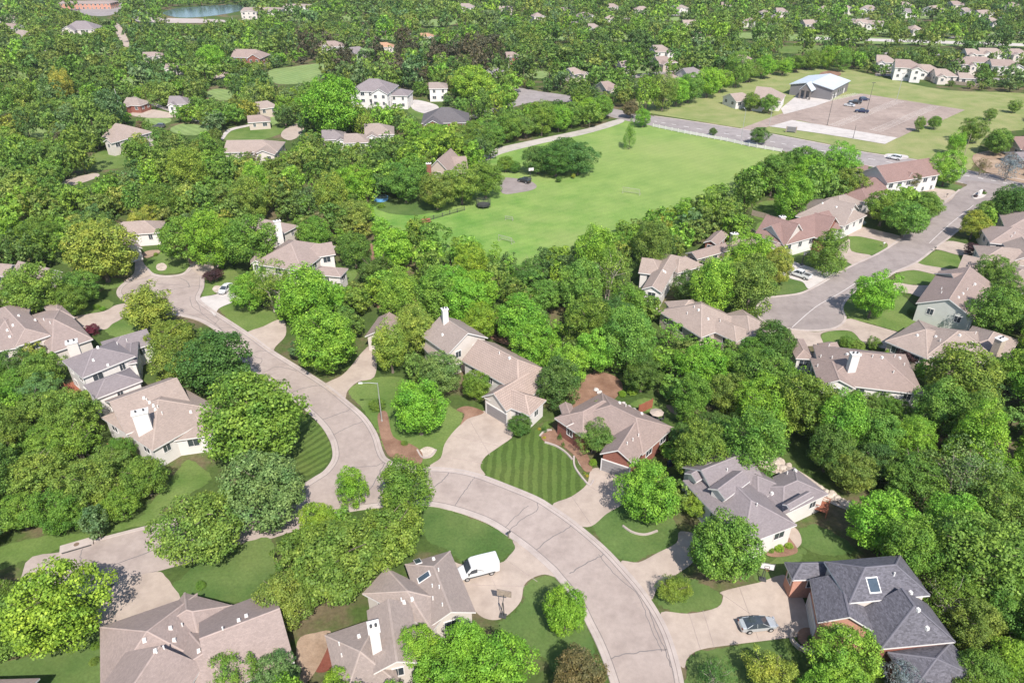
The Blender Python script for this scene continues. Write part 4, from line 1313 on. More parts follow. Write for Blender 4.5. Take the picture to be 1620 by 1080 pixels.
fh(1218, 148, 44, 'tan roofed white church house with a gabled end beside the steel hall', 'tan', 'white', -0.45, 15, 4.4, .55)
fh(1402, 92, 30, 'white two storey house with a tan roof, leftmost of the townhouses at right', 'tan', 'white', -0.3, 11, 5, .55)
fh(1437, 100, 40, 'tall white townhouse with mauve roof beyond the steel hall', 'brown', 'white', -0.35, 13, 6.5, .5)
fh(1468, 106, 36, 'low tan roofed townhouse right of the tall white one', 'tan', 'white', -0.3, 11, 3.8, .5)
fh(1495, 113, 34, 'tan roofed townhouse with dark windows behind the fence line', 'tan', 'cream', -0.2, 11, 3.8, .5)
fh(1525, 95, 28, 'brown hip roofed townhouse in the middle of the right hand row', 'brown', 'cream', -0.2, 12, 5, .6, ends='hh')
fh(1550, 92, 44, 'long white walled townhouse with a brown roof at right', 'brown', 'white', -0.15, 10, 5, .45, wing=False)
fh(1590, 98, 46, 'brown roofed townhouse with white gable at the right end of the row', 'brown', 'white', -0.2, 11, 5, .5)
fh(1530, 117, 28, 'low tan roof behind the pine beside the right hand townhouses', 'tan', 'cream', -0.2, 9, 3.4, .45, wing=False)
fh(1568, 79, 40, 'second row townhouse with pale tan roof at right', 'tan', 'white', -0.1, 10, 5, .5)
fh(1610, 80, 30, 'pinkish roofed house at the right edge behind the townhouses', 'pink', 'cream', -0.1, 10, 4, .5)
fh(1540, 80, 28, 'cream house with a tan roof behind the long townhouse', 'tan', 'cream', -0.1, 10, 5, .5)
fh(1617, 222, 34, 'red brown roofed house cut by the right edge beyond the main road', 'red', 'tan', 0.1, 12, 3.8, .5)
fh(1625, 240, 40, 'gray metal roofed shed at the right edge beyond the main road', 'grey', 'tan', 0.1, 10, 3, .3, wing=False)
FAR = [(1090, 34, 22, 'tan', 'cream'), (1075, 10, 26, 'taupe', 'white'), (1015, 12, 24, 'pink', 'cream'), (925, 22, 28, 'taupe', 'white'), (895, 14, 20, 'brown', 'cream'), (850, 22, 18, 'pink', 'cream'),
       (800, 12, 22, 'taupe', 'cream'), (1210, 17, 18, 'taupe', 'white'), (1237, 15, 20, 'pink', 'cream'), (1225, 26, 22, 'grey', 'cream'), (1186, 30, 18, 'brown', 'white'), (1304, 11, 18, 'pink', 'cream'),
       (1340, 10, 14, 'tan', 'cream'), (1375, 11, 26, 'taupe', 'white'), (1430, 5, 24, 'pink', 'cream'), (1436, 16, 28, 'grey', 'white'), (1475, 12, 24, 'tan', 'white'), (1527, 14, 24, 'taupe', 'white'),
       (1362, 32, 30, 'tan', 'cream'), (1385, 35, 24, 'taupe', 'white'), (1555, 18, 26, 'pink', 'cream'), (1512, 4, 22, 'brown', 'cream'), (1600, 6, 22, 'pink', 'cream'), (1100, 48, 14, 'pink', 'cream'), (1278, 34, 20, 'tan', 'cream'),
       (1447, 42, 14, 'tan', 'white'), (970, 8, 18, 'pink', 'cream'), (740, 8, 22, 'taupe', 'cream'), (1150, 6, 18, 'brown', 'cream'), (1570, 30, 14, 'tan', 'white'), (940, 40, 20, 'taupe', 'white'), (965, 26, 18, 'tan', 'white'), (20, 40, 26, 'brown', 'cream'), (38, 51, 20, 'taupe', 'cream'), (15, 26, 20, 'pink', 'cream')]
for i, (x, y, wq, rf, wl) in enumerate(FAR):
    side = 'top right' if x > 1250 else ('top centre right' if x > 950 else ('top centre' if x > 500 else 'top left'))
    tone = {'tan': 'tan', 'taupe': 'gray tan', 'pink': 'pinkish', 'grey': 'gray', 'brown': 'brown'}[rf]
    r = fh(x, y, wq, f'tiny far {"white" if wl == "white" else "cream"} house with a {tone} roof at {side}', rf, wl, random.uniform(-.6, .6), random.uniform(8, 11), random.uniform(3.6, 5), .55, ends=random.choice(('gg', 'gh', 'hh')))
    r['group'] = f'far {tone} roofed {"white" if wl == "white" else "cream"} houses in the woods at {side}'
fh(416, 12, 60, 'long low white civic building by the pond at the top of the picture', 'tan', 'cream', 0.05, 22, 6, .15)
fh(470, 6, 40, 'white flat roofed hall right of the building by the pond', 'tan', 'white', 0.05, 18, 6, .15, wing=False)
fh(140, 1, 80, 'long row of pink brick shops at the top left edge', 'pink', 'paintbrick', 0.02, 18, 5, .15, wing=False)

# the steel hall
def barn():
    he = 4.8
    a, b, c = gp(1248, 150), gp(1313, 159), gp(1359, 147)
    u = b - a; L = u.length; u.normalize()
    n = Vector((-u.y, u.x, 0)); D = (c - b).dot(n)
    rz = math.atan2(u.y, u.x)
    root = empty('steel_hall', a, rz)
    tag(root, 'large gray steel hall with a pale blue metal roof beside the parking lot', 'hall')
    rh = he + L * 0.10
    mb = MB()
    mb.poly([(0, 0, 0), (L, 0, 0), (L, 0, he), (L / 2, 0, rh), (0, 0, he)])
    mb.poly([(0, D, 0), (L, D, 0), (L, D, he), (L / 2, D, rh), (0, D, he)])
    mb.poly([(0, 0, 0), (0, D, 0), (0, D, he), (0, 0, he)])
    mb.poly([(L, 0, 0), (L, D, 0), (L, D, he), (L, 0, he)])
    mb.build('wall', M['barnwall'], root)
    mb = MB()
    o = 0.6
    zz = lambda x: he + 0.1 + min(x, L - x) * 0.32 * 1.0
    mb.ring([[(-o, -o, he), (L / 2, -o, rh + .15), (L + o, -o, he), (L + o, -o, he + .3), (L / 2, -o, rh + .45), (-o, -o, he + .3)],
             [(-o, D + o, he), (L / 2, D + o, rh + .15), (L + o, D + o, he), (L + o, D + o, he + .3), (L / 2, D + o, rh + .45), (-o, D + o, he + .3)]])
    mb.build('roof', M['barnroof'], root)
    for k, (yy, w_, h_, mt) in enumerate(((.12, 1.1, 2.2, 'white'), (.3, 1.1, 2.2, 'trim'), (.78, 1.3, 2.4, 'white'), (.93, 3.4, 4.0, 'darktrim'))):
        mb = MB()
        mb.box((L + .04, D * yy, h_ / 2), (.1, w_, h_))
        mb.build('door', M[mt], root)
    for yy in (.2, .42, .55, .66):
        mb = MB(); mb.box((L + .04, D * yy, 2.6), (.1, 1.2, 1.2)); mb.build('window', M['glass'], root)
    # dark gabled porch
    px0, pw, pd = L * .34, L * .26, 6.0
    mb = MB()
    ph = 4.0
    mb.ring([[(px0 - .4, -pd, ph), (px0 + pw / 2, -pd, ph + 3.2), (px0 + pw + .4, -pd, ph), (px0 + pw + .4, -pd, ph + .25), (px0 + pw / 2, -pd, ph + 3.5), (px0 - .4, -pd, ph + .25)],
             [(px0 - .4, .02, ph), (px0 + pw / 2, .02, ph + 3.2), (px0 + pw + .4, .02, ph), (px0 + pw + .4, .02, ph + .25), (px0 + pw / 2, .02, ph + 3.5), (px0 - .4, .02, ph + .25)]])
    po = mb.build('porch_roof', M['barnroof'], root)
    mb = MB()
    mb.poly([(px0, -pd + .3, ph), (px0 + pw, -pd + .3, ph), (px0 + pw / 2, -pd + .3, ph + 3.0)])
    mb.build('porch_gable', M['darktrim'], root)
    for fx in (0.03, .5, .97):
        mb = MB(); mb.box((px0 + pw * fx, -pd + .5, ph / 2), (.7, .7, ph)); mb.build('porch_post', M['darktrim'], root)
    CLEAR_PX.append([(1240, 128), (1283, 124), (1331, 118), (1365, 128), (1365, 150), (1318, 160), (1245, 152)])
barn()
# ------------------------------------------------------------------ trees
def unit(v):
    return v / np.maximum(np.linalg.norm(v, axis=-1, keepdims=True), 1e-9)


def crown_arrays(seed, shape, lobes, leaves, leaf, core=True):
    """leaf faces of a crown of horizontal radius 1 centred at the origin; returns verts (n,4,3)"""
    r = np.random.default_rng(seed)
    P, Nn = [], []
    asp = {'round': .92, 'oval': 1.25, 'cone': 1.3, 'spread': .68, 'wispy': 1.05, 'conifer': 1.9, 'multi': .8}[shape]
    d = unit(r.normal(size=(lobes * 4, 3)))
    # keep lobes apart a little
    keep = []
    md = 1.5 / math.sqrt(lobes)
    for q in d:
        if all(np.linalg.norm(q - k) > md for k in keep):
            keep.append(q)
        if len(keep) >= lobes: break
    d = np.array(keep)
    nl = len(d)
    # broad bulges make the outline uneven
    bul = unit(r.normal(size=(7, 3)))
    amp = r.uniform(-.18, .22, size=7)
    bump = 1 + ((np.clip(d @ bul.T, 0, 1) ** 3) * amp).sum(1)
    rad = r.uniform(.62, .84, nl) * bump
    c = d * rad[:, None]
    lr = r.uniform(.13, .31, nl) * (1.0 if lobes < 60 else .88)
    if shape == 'wispy':
        lr *= .85
    if shape in ('cone', 'conifer'):
        t = (c[:, 2] + 1) / 2
        k = np.clip(1.15 - t * (.85 if shape == 'cone' else 1.05), .08, 1.2)
        c[:, :2] = unit(c[:, :2] + 1e-6) * (np.linalg.norm(c[:, :2], axis=1) ** .6 * k)[:, None]
        lr *= np.clip(1.2 - t * .55, .45, 1.1)
    if shape == 'multi':
        cen = r.uniform(-.45, .45, size=(4, 3)); cen[:, 2] *= .5
        w_ = r.integers(0, 4, nl)
        c = c * .66 + cen[w_]
    # inner lobes fill the volume
    ni = nl // 3
    ci = unit(r.normal(size=(ni, 3))) * (r.uniform(.0, .55, ni))[:, None]
    if shape in ('cone', 'conifer'):
        ci[:, :2] *= np.clip(1.0 - (ci[:, 2:3] + 1) / 2 * .8, .1, 1)
    c = np.vstack([c, ci]); lr = np.concatenate([lr, np.full(ni, .3)])
    lr = lr * r.uniform(.8, 1.2, len(lr))
    for i in range(len(c)):
        n_ = int(leaves * (lr[i] / .25) ** 2 * (.55 if i >= nl else 1) * (.62 if shape == 'wispy' else 1))
        out = unit(c[i][None])[0] if np.linalg.norm(c[i]) > .05 else np.array([0, 0, 1.])
        dd = unit(r.normal(size=(n_, 3)) + out * .75 + np.array([0, 0, .35]))
        rr = lr[i] * r.uniform(.55, 1.08, n_) ** (1 if shape != 'wispy' else .6)
        sq = np.array([1, 1, .8])
        P.append(c[i] + dd * rr[:, None] * sq)
        Nn.append(unit(dd * 1.0 + r.normal(size=(n_, 3)) * .48 + np.array([0, 0, .30])))
    P = np.vstack(P); Nn = np.vstack(Nn)
    n_ = len(P)
    P[:, 2] *= asp
    t = unit(np.cross(Nn, r.normal(size=(n_, 3))))
    b = np.cross(Nn, t)
    s = leaf * r.uniform(.6, 1.35, n_)[:, None]
    e = r.uniform(.55, .95, n_)[:, None]
    j = lambda: r.uniform(.7, 1.2, n_)[:, None]
    V = np.stack([P + t * s * j(), P + b * s * e * j() + Nn * s * .15, P - t * s * j(), P - b * s * e * j() + Nn * s * .15], axis=1)
    return V, asp


def quads_mesh(name, V, tint=None):
    n = len(V)
    me = bpy.data.meshes.new(name)
    me.vertices.add(n * 4)
    me.vertices.foreach_set('co', V.reshape(-1).astype(np.float32))
    me.loops.add(n * 4)
    me.loops.foreach_set('vertex_index', np.arange(n * 4, dtype=np.int32))
    me.polygons.add(n)
    me.polygons.foreach_set('loop_start', np.arange(0, n * 4, 4, dtype=np.int32))
    me.polygons.foreach_set('loop_total', np.full(n, 4, dtype=np.int32))
    if tint is not None:
        a = me.attributes.new('leaf_tint', 'FLOAT_COLOR', 'POINT')
        a.data.foreach_set('color', np.repeat(tint, 4, axis=0).reshape(-1).astype(np.float32))
    me.update()
    me.validate()
    return me


def trunk_mesh(name, seed, zc, forks=5, thick=.07, spread=.62, multi=1):
    """trunk and limbs for a crown of radius 1 whose middle is zc above the ground"""
    r = random.Random(seed)
    mb = MB()
    for s in range(multi):
        off = Vector((r.uniform(-.12, .12), r.uniform(-.12, .12), 0)) if multi > 1 else Vector((0, 0, 0))
        top = Vector((r.uniform(-.12, .12), r.uniform(-.12, .12), zc + .35)) + off * 3
        mid = Vector((off.x * 1.8 + r.uniform(-.04, .04), off.y * 1.8 + r.uniform(-.04, .04), zc * .55))
        th = thick / (multi ** .4)
        mb.tube(off, off + Vector((0, 0, .12)), th * 1.35, th, 8)
        mb.tube(off + Vector((0, 0, .11)), mid, th, th * .75, 8)
        mb.tube(mid, top, th * .75, th * .22, 7)
        for i in range(forks):
            a = 2 * math.pi * (i + r.random() * .6) / forks
            q = r.uniform(.05, .75)
            st = mid.lerp(top, q)
            e1 = st + Vector((math.cos(a) * spread * .5, math.sin(a) * spread * .5, r.uniform(.15, .35)))
            e2 = e1 + Vector((math.cos(a + r.uniform(-.5, .5)) * spread * .4, math.sin(a + r.uniform(-.5, .5)) * spread * .4, r.uniform(.1, .3)))
            mb.tube(st, e1, th * .4, th * .25, 6)
            mb.tube(e1, e2, th * .25, th * .08, 5)
    me_o = mb.build(name, [], None)
    me = me_o.data
    bpy.data.objects.remove(me_o)
    return me


SHAPES = {}
def make_protos():
    spec = [('round', 'round', 104, 165, .028, 3), ('oval', 'oval', 108, 165, .028, 3), ('cone', 'cone', 96, 150, .028, 2), ('spread', 'spread', 110, 155, .027, 3),
            ('wispy', 'wispy', 76, 130, .027, 2), ('conifer', 'conifer', 110, 100, .028, 2), ('multi', 'multi', 118, 145, .026, 3)]
    zrel = {'round': 1.08, 'oval': 1.36, 'cone': 1.34, 'spread': .92, 'wispy': 1.25, 'conifer': 1.92, 'multi': .92}
    for key, sh, lo, le, sz, k in spec:
        for i in range(k):
            V, asp = crown_arrays(100 + i * 7 + len(key), sh, lo, le, sz)
            me = quads_mesh('crown_' + key, V)
            me.materials.append(M['leaf'])
            zc = zrel[key]
            tm = trunk_mesh('trunk_' + key, i + 3, zc, forks=6, thick=.055 if key != 'conifer' else .05, spread=.7 if key not in ('cone', 'conifer') else .35, multi=3 if key in ('multi', 'wispy') else 1)
            tm.materials.append(M['bark'] if key != 'wispy' else M['palebark'])
            SHAPES.setdefault(key, []).append((me, tm, asp, zc))
make_protos()
LOW = {}
for key, lo, le, sz in (('round', 36, 44, .068), ('oval', 36, 44, .068), ('cone', 32, 40, .064), ('spread', 38, 44, .068), ('wispy', 32, 44, .058), ('conifer', 30, 36, .064), ('multi', 36, 42, .064)):
    LOW[key] = [crown_arrays(900 + i, key, lo, le, sz) for i in range(3)]
VLOW = {}
for key in LOW:
    VLOW[key] = [crown_arrays(1900 + i, key, 22, 22, .105) for i in range(4)]
XLOW = {}
for key in LOW:
    XLOW[key] = [crown_arrays(2900 + i, key, 14, 14, .15) for i in range(4)]

PAL = {'B': (0.172, 0.345, 0.036), 'M': (0.130, 0.245, 0.038), 'D': (0.080, 0.165, 0.035), 'Y': (0.230, 0.305, 0.048), 'O': (0.155, 0.245, 0.044), 'G': (0.122, 0.220, 0.068),
       'R': (0.106, 0.025, 0.040), 'A': (0.140, 0.135, 0.060), 'S': (0.200, 0.237, 0.244), 'L': (0.195, 0.335, 0.038), 'K': (0.325, 0.312, 0.050), 'E': (0.40, 0.20, 0.05), 'W': (0.069, 0.037, 0.043)}
TREES = []      # (x, y, r) on the ground, for spacing


def tint(c, v=.10):
    k = 1 + random.uniform(-v, v)
    return (c[0] * k * (1 + random.uniform(-.12, .12)), c[1] * k, c[2] * k * (1 + random.uniform(-.15, .15)), 1)


def place(key, loc, r, colour, label, cat='tree', group=None, name='tree', hscale=1.0, pi=None):
    protos = SHAPES[key]
    me, tm, asp, zc = protos[random.randrange(len(protos)) if pi is None else pi]
    root = empty(name, loc, random.uniform(0, 6.28))
    root.scale = (r, r, r * hscale)
    tag(root, label, cat, group)
    c = bpy.data.objects.new('crown', me); COL.objects.link(c)
    c.parent = root; c.location = (0, 0, zc); c.color = colour
    t = bpy.data.objects.new('trunk', tm); COL.objects.link(t)
    t.parent = root
    return root


def at_px(x, y, R, key, hs=1.0, low=0.0):
    """where a crown seen at x, y with radius R pixels stands"""
    asp = SHAPES[key][0][2]; zr = SHAPES[key][0][3] * hs
    r = 5.0
    for _ in range(6):
        p = gp(x, y, r * zr)
        r = R * px(p)[2] / F_PX
    return Vector((p.x, p.y, 0)), r


BIG = {'B': 'bright green', 'M': 'mid green', 'D': 'dark green', 'Y': 'yellow green', 'O': 'olive green', 'G': 'gray green', 'R': 'dark red', 'A': 'bronze brown', 'S': 'silver blue', 'L': 'lime green', 'K': 'golden yellow', 'W': 'wine dark'}
# x, y, radius in the photo, shape, colour, where it stands, height factor
T = [
    (84, 955, 80, 'round', 'L', 'big round {} tree beside the concrete pad at lower left', 1),
    (312, 834, 74, 'spread', 'O', 'broad {} tree hanging over the side street end', 1),
    (420, 772, 72, 'round', 'G', '{} tree in front of the huge maple left of the street bend', 1),
    (395, 662, 86, 'round', 'M', 'huge {} maple between the white chimney house and the street', .95),
    (612, 845, 62, 'spread', 'O', '{} spreading tree right of its olive neighbours at the bottom centre', 1),
    (530, 885, 76, 'round', 'O', 'largest {} tree of the thicket left of the taupe roof', 1),
    (455, 945, 50, 'round', 'O', '{} tree hanging over the right wing of the wide ranch house', 1),
    (505, 822, 34, 'round', 'L', 'small {} tree peeping out behind the olive thicket', 1),
    (555, 766, 31, 'cone', 'B', 'small pointed {} tree at the inside of the street bend', 1.05),
    (641, 770, 50, 'oval', 'M', 'ragged {} tree standing at the kerb inside the bend', .95),
    (517, 535, 56, 'round', 'B', 'lower of two {} maples right of the upper street', 1),
    (484, 468, 48, 'oval', 'B', 'upper of two {} maples right of the upper street', 1),
    (391, 462, 31, 'round', 'B', 'small round {} tree on the lawn above the pale drive', 1),
    (430, 446, 40, 'wispy', 'O', 'thin twiggy {} tree between two bright maples', 1.05),
    (235, 484, 50, 'multi', 'Y', '{} feathery tree overhanging the cul-de-sac', 1),
    (155, 395, 58, 'round', 'Y', '{} broad tree left of the round cul-de-sac lawn', .9),
    (48, 457, 48, 'round', 'M', '{} dome tree in front of the left edge gabled cottage', 1),
    (126, 453, 30, 'round', 'M', 'smaller {} dome tree right of the left edge gabled cottage', 1),
    (291, 374, 46, 'spread', 'M', '{} tree spreading over the round cul-de-sac lawn', 1.1),
    (393, 378, 46, 'round', 'M', '{} tree below the tall white chimney wall', 1),
    (362, 368, 24, 'round', 'L', '{} small tree left of the tree below the white chimney wall', 1),
    (497, 367, 28, 'round', 'M', 'round {} tree right of the tall white chimney wall', 1),
    (226, 342, 27, 'multi', 'Y', '{} leaning tree with bare stems before the corner house', 1),
    (340, 574, 60, 'round', 'D', '{} big tree left of the street above the white chimney house', 1),
    (268, 570, 46, 'multi', 'O', '{} patchy tree beside the mauve gray roof', 1),
    (64, 585, 36, 'round', 'M', '{} rounded tree left of the mauve gray roofed house', 1),
    (18, 580, 30, 'round', 'D', '{} tree at the left edge below the hip roofed house', 1),
    (663, 642, 49, 'oval', 'B', 'dense {} maple beside the street lamp', .85),
    (695, 588, 38, 'round', 'G', '{} pale tree right behind the dense maple by the lamp', 1),
    (752, 608, 26, 'round', 'M', 'small {} tree in front of the tile roofed house', 1),
    (823, 672, 20, 'round', 'D', 'low {} bushy tree at the corner of the wide curved drive', .85),
    (617, 545, 34, 'oval', 'Y', '{} tall tree with a bare straight trunk above the street lamp', 1.15),
    (657, 518, 32, 'oval', 'Y', 'second {} tree right of the one with a bare trunk', 1.1),
    (884, 603, 38, 'oval', 'D', 'dense dark {} tree right of the tile roofed house', 1),
    (957, 655, 30, 'multi', 'O', 'upper {} airy tree over the brick ranch roof', 1),
    (938, 690, 34, 'multi', 'O', 'lower {} airy tree before the brick ranch house', 1),
    (1025, 778, 50, 'round', 'B', '{} round maple beside the brick garage drive', 1.05),
    (1149, 864, 61, 'round', 'M', '{} round maple with a dense crown before the gray dormer house', 1.05),
    (1105, 797, 24, 'round', 'L', 'small {} tree by the arched dormers', 1),
    (1065, 930, 32, 'multi', 'O', 'low {} weeping tree on the strip lawn beside the street', .9),
    (895, 963, 41, 'oval', 'B', 'neat oval {} tree on the lawn by the basketball hoop', .95),
    (660, 1025, 38, 'oval', 'B', '{} tree against the taupe roof at the bottom', 1),
    (735, 1020, 42, 'oval', 'B', '{} tree behind the basketball hoop at the bottom', 1),
    (790, 1050, 56, 'round', 'B', 'largest {} tree of the clump at the bottom centre', 1),
    (695, 1085, 50, 'round', 'B', '{} tree cut by the bottom edge left of the clump', 1),
    (915, 1068, 46, 'round', 'A', '{} leaved tree at the bottom edge beside the street', 1),
    (1338, 1042, 54, 'round', 'L', '{} round tree hiding the corner of the slate roofed house', 1.05),
    (1213, 1068, 44, 'multi', 'Y', '{} feathery tree at the bottom right by the drive lawn', 1),
    (1135, 1066, 34, 'wispy', 'D', 'dark thin {} tree at the bottom by the street', .9),
    (1430, 1075, 36, 'wispy', 'S', '{} spruce at the bottom edge below the slate roof', .9),
    (1555, 1062, 42, 'round', 'M', '{} tree in the bottom right corner', 1),
    (1610, 1050, 44, 'round', 'L', '{} tree cut by the right edge near the bottom', 1),
    (372, 1066, 42, 'round', 'M', '{} tree over the ranch roof at the bottom edge', 1),
    (438, 1070, 42, 'round', 'G', '{} tree right of the ranch roof at the bottom edge', 1),
    (535, 1085, 34, 'round', 'L', 'small {} tree at the bottom edge left of the white chimney', 1),
    (1385, 465, 36, 'round', 'B', '{} round tree on the corner lawn inside the right court', 1.1),
    (1312, 393, 37, 'cone', 'M', 'broad cone shaped {} tree on the lawn beside the white pickup', .85),
    (1128, 452, 38, 'oval', 'L', '{} tree at the left of the row before the porch house', 1.1),
    (1188, 448, 44, 'oval', 'O', '{} tree filling the corner of the right court', 1.05),
    (1190, 400, 34, 'round', 'B', '{} tree between the olive tree and the red brown gable', 1),
    (1233, 420, 24, 'oval', 'Y', '{} slim tree left of the white pickup', 1.1),
    (1090, 455, 28, 'round', 'D', '{} tree before the long pale tan house', 1),
    (1400, 325, 34, 'spread', 'M', 'left {} tree of the clump beside the upper court', 1.1),
    (1436, 343, 36, 'spread', 'M', 'middle {} tree of the clump beside the upper court', 1.1),
    (1468, 325, 24, 'round', 'M', 'right {} tree of the clump beside the upper court', 1),
    (1500, 265, 26, 'round', 'B', '{} tree alone in the grass corner of main road and court', 1.1),
    (1432, 283, 20, 'multi', 'A', '{} small tree before the gate house', 1.1),
    (1543, 354, 24, 'round', 'Y', '{} tree with golden patches at the right side of the court', 1),
    (1562, 333, 20, 'round', 'O', '{} tree touching the golden one at the right side of the court', 1),
    (1600, 322, 34, 'round', 'D', '{} tree at the right edge by the court entrance', 1),
    (1548, 396, 19, 'multi', 'W', 'low {} leaved shrubby tree before the right hand roofs', .8),
    (1576, 433, 28, 'round', 'M', '{} tree between the sage gable and the edge house', 1.1),
    (1580, 492, 44, 'round', 'M', '{} big tree right of the sage gray gable', 1.05),
    (1600, 460, 28, 'round', 'M', '{} tree at the right edge above the big one', 1),
    (1223, 541, 36, 'round', 'D', '{} tree at the bottom of the right court', 1.1),
    (1190, 560, 30, 'round', 'M', '{} tree left of the one at the bottom of the court', 1),
    (1522, 595, 62, 'round', 'O', '{} wide tree before the stone chimney house', 1.0),
    (1440, 560, 22, 'multi', 'W', '{} plum tree before the stone chimney house', .9),
    (1403, 558, 5, 'conifer', 'L', 'tiny pointed {} conifer at the end of the court drive', 1),
    (1383, 543, 11, 'round', 'O', 'small {} bush tree at the drive of the white winged house', 1),
    (1397, 822, 58, 'round', 'B', '{} big tree between the gray dormer house and the slate roof', 1),
    (1545, 880, 78, 'round', 'M', 'great {} tree right of the slate roofed house', 1.05),
    (1530, 745, 58, 'wispy', 'G', '{} thin crowned tree with bare branches at right', 1),
    (1595, 800, 55, 'round', 'M', '{} tree at the right edge above the great one', 1),
    (1600, 960, 48, 'round', 'M', '{} tree at the right edge beside the slate roof', 1),
    (144, 522, 14, 'multi', 'R', '{} leaved maple between the hip house and its drive', .8),
    (340, 433, 17, 'multi', 'W', '{} leaved small tree on the lawn at the cul-de-sac', .9),
    (997, 212, 13, 'conifer', 'M', 'lone slim {} tree in the meadow near the main road', .95),
    (852, 250, 28, 'round', 'D', 'leftmost {} tree of the dense clump in the meadow', .85),
    (880, 252, 30, 'round', 'D', 'middle {} tree of the dense clump in the meadow', .85),
    (915, 248, 32, 'round', 'D', 'rightmost {} tree of the dense clump in the meadow', .85),
    (895, 238, 28, 'round', 'D', 'rear {} tree of the dense clump in the meadow', .85),
    (800, 258, 15, 'round', 'M', '{} tree left of the dense clump in the meadow', .9),
    (815, 263, 11, 'round', 'M', 'small {} tree at the foot of the circular track', .9),
    (874, 274, 4, 'round', 'D', 'first of three saplings before the meadow clump, a {} one', .9),
    (884, 283, 5.5, 'round', 'D', 'largest of three {} saplings before the meadow clump', .9),
    (907, 278, 4, 'oval', 'Y', 'slim {} sapling right of two dark ones in the meadow', .9),
    (1202, 213, 16, 'round', 'D', '{} round tree at the white fence by the main road', .9),
    (1128, 208, 7, 'round', 'D', 'small {} tree on the verge behind the white fence', .9),
    (1190, 160, 15, 'round', 'M', 'left of the two {} trees before the church', .95),
    (1218, 163, 16, 'round', 'M', 'right of the two {} trees before the church', .95),
    (1456, 195, 10, 'oval', 'M', 'narrow {} tree at the near corner of the parking lot', 1),
    (1480, 193, 11, 'round', 'M', 'round {} tree at the near corner of the parking lot', 1),
    (1018, 185, 15, 'round', 'B', '{} tree at the junction by the white fence end', 1),
    (998, 172, 14, 'round', 'A', '{} tree at the junction of the side road', 1),
    (1568, 180, 10, 'round', 'O', '{} tree standing alone in the church field', 1),
    (1605, 168, 10, 'round', 'M', '{} tree at the right edge of the church field', 1),
    (1540, 205, 20, 'round', 'M', '{} tree at the lower edge of the church field', 1),
    (1580, 222, 22, 'round', 'M', '{} tree behind the road at the right edge', 1),
    (1515, 225, 16, 'oval', 'B', '{} tree by the utility pole across the main road', 1),
    (1600, 262, 22, 'wispy', 'S', '{} frosted tree across the main road at right', .9),
    (1555, 262, 14, 'wispy', 'A', '{} bare tree across the main road', .9),
    (97, 132, 20, 'oval', 'K', '{} tree glowing in the woods at upper left', 1.1),
    (525, 165, 48, 'round', 'B', 'tall {} tree at the left of the mansion grounds', 1.1),
    (560, 290, 30, 'round', 'B', '{} tree by the blue pool at the meadow edge', 1),
    (640, 285, 36, 'round', 'M', '{} tree left in the row behind the trampoline', .95),
    (690, 300, 34, 'round', 'O', '{} tree in the row just behind the trampoline', .9),
    (730, 290, 34, 'round', 'O', '{} tree in the middle of the row behind the trampoline', .95),
    (768, 282, 32, 'round', 'M', '{} tree at the right end of the row behind the trampoline', .95),
    (1275, 262, 36, 'round', 'M', '{} tree at the right corner of the meadow', 1.0),
    (1330, 255, 30, 'round', 'B', '{} tree behind the gate house by the main road', 1),
    (1225, 275, 34, 'round', 'M', '{} tree on the hedge line at the right end of the meadow', 1),
    (1345, 288, 28, 'round', 'O', '{} tree left of the gate house', 1),
    (1255, 310, 32, 'oval', 'B', '{} tree above the gray hip roof', 1),
    (745, 130, 36, 'spread', 'L', '{} broad tree right of the mansion', 1.1),
    (335, 90, 22, 'round', 'B', '{} tree below the overpass at upper left', 1),
]
def crowd_ok(l, r):
    return all((l.x - a) ** 2 + (l.y - b) ** 2 > (.5 * (r + c)) ** 2 for a, b, c in TREES)
for x, y, R_, key, col, lab, hs in T:
    loc, r = at_px(x, y, R_, key, hs)
    lb = lab.replace('{}', BIG[col]).replace('dark dark', 'dark')
    place(key, loc, r, tint(PAL[col]), lb, hscale=hs)
    TREES.append((loc.x, loc.y, r))
N_MANUAL = len(T)
WOODL = [(50, 645, 42), (118, 690, 46), (52, 740, 48), (140, 765, 46), (28, 805, 40), (228, 752, 38), (190, 712, 26), (92, 808, 38), (6, 690, 40), (186, 790, 34), (95, 640, 30), (130, 815, 26), (10, 760, 36), (250, 712, 16), (60, 690, 34), (165, 730, 34)]
for x, y, R_ in WOODL:
    col = random.choice('OMMMO')
    loc, r = at_px(x, y, R_, 'round')
    if crowd_ok(loc, r):
        place(random.choice(('round', 'oval', 'spread', 'multi')), loc, r, tint(PAL[col], .14), f'{BIG[col]} tree of the dense wood at lower left', group=f'{BIG[col]} trees of the wood at lower left')
        TREES.append((loc.x, loc.y, r))
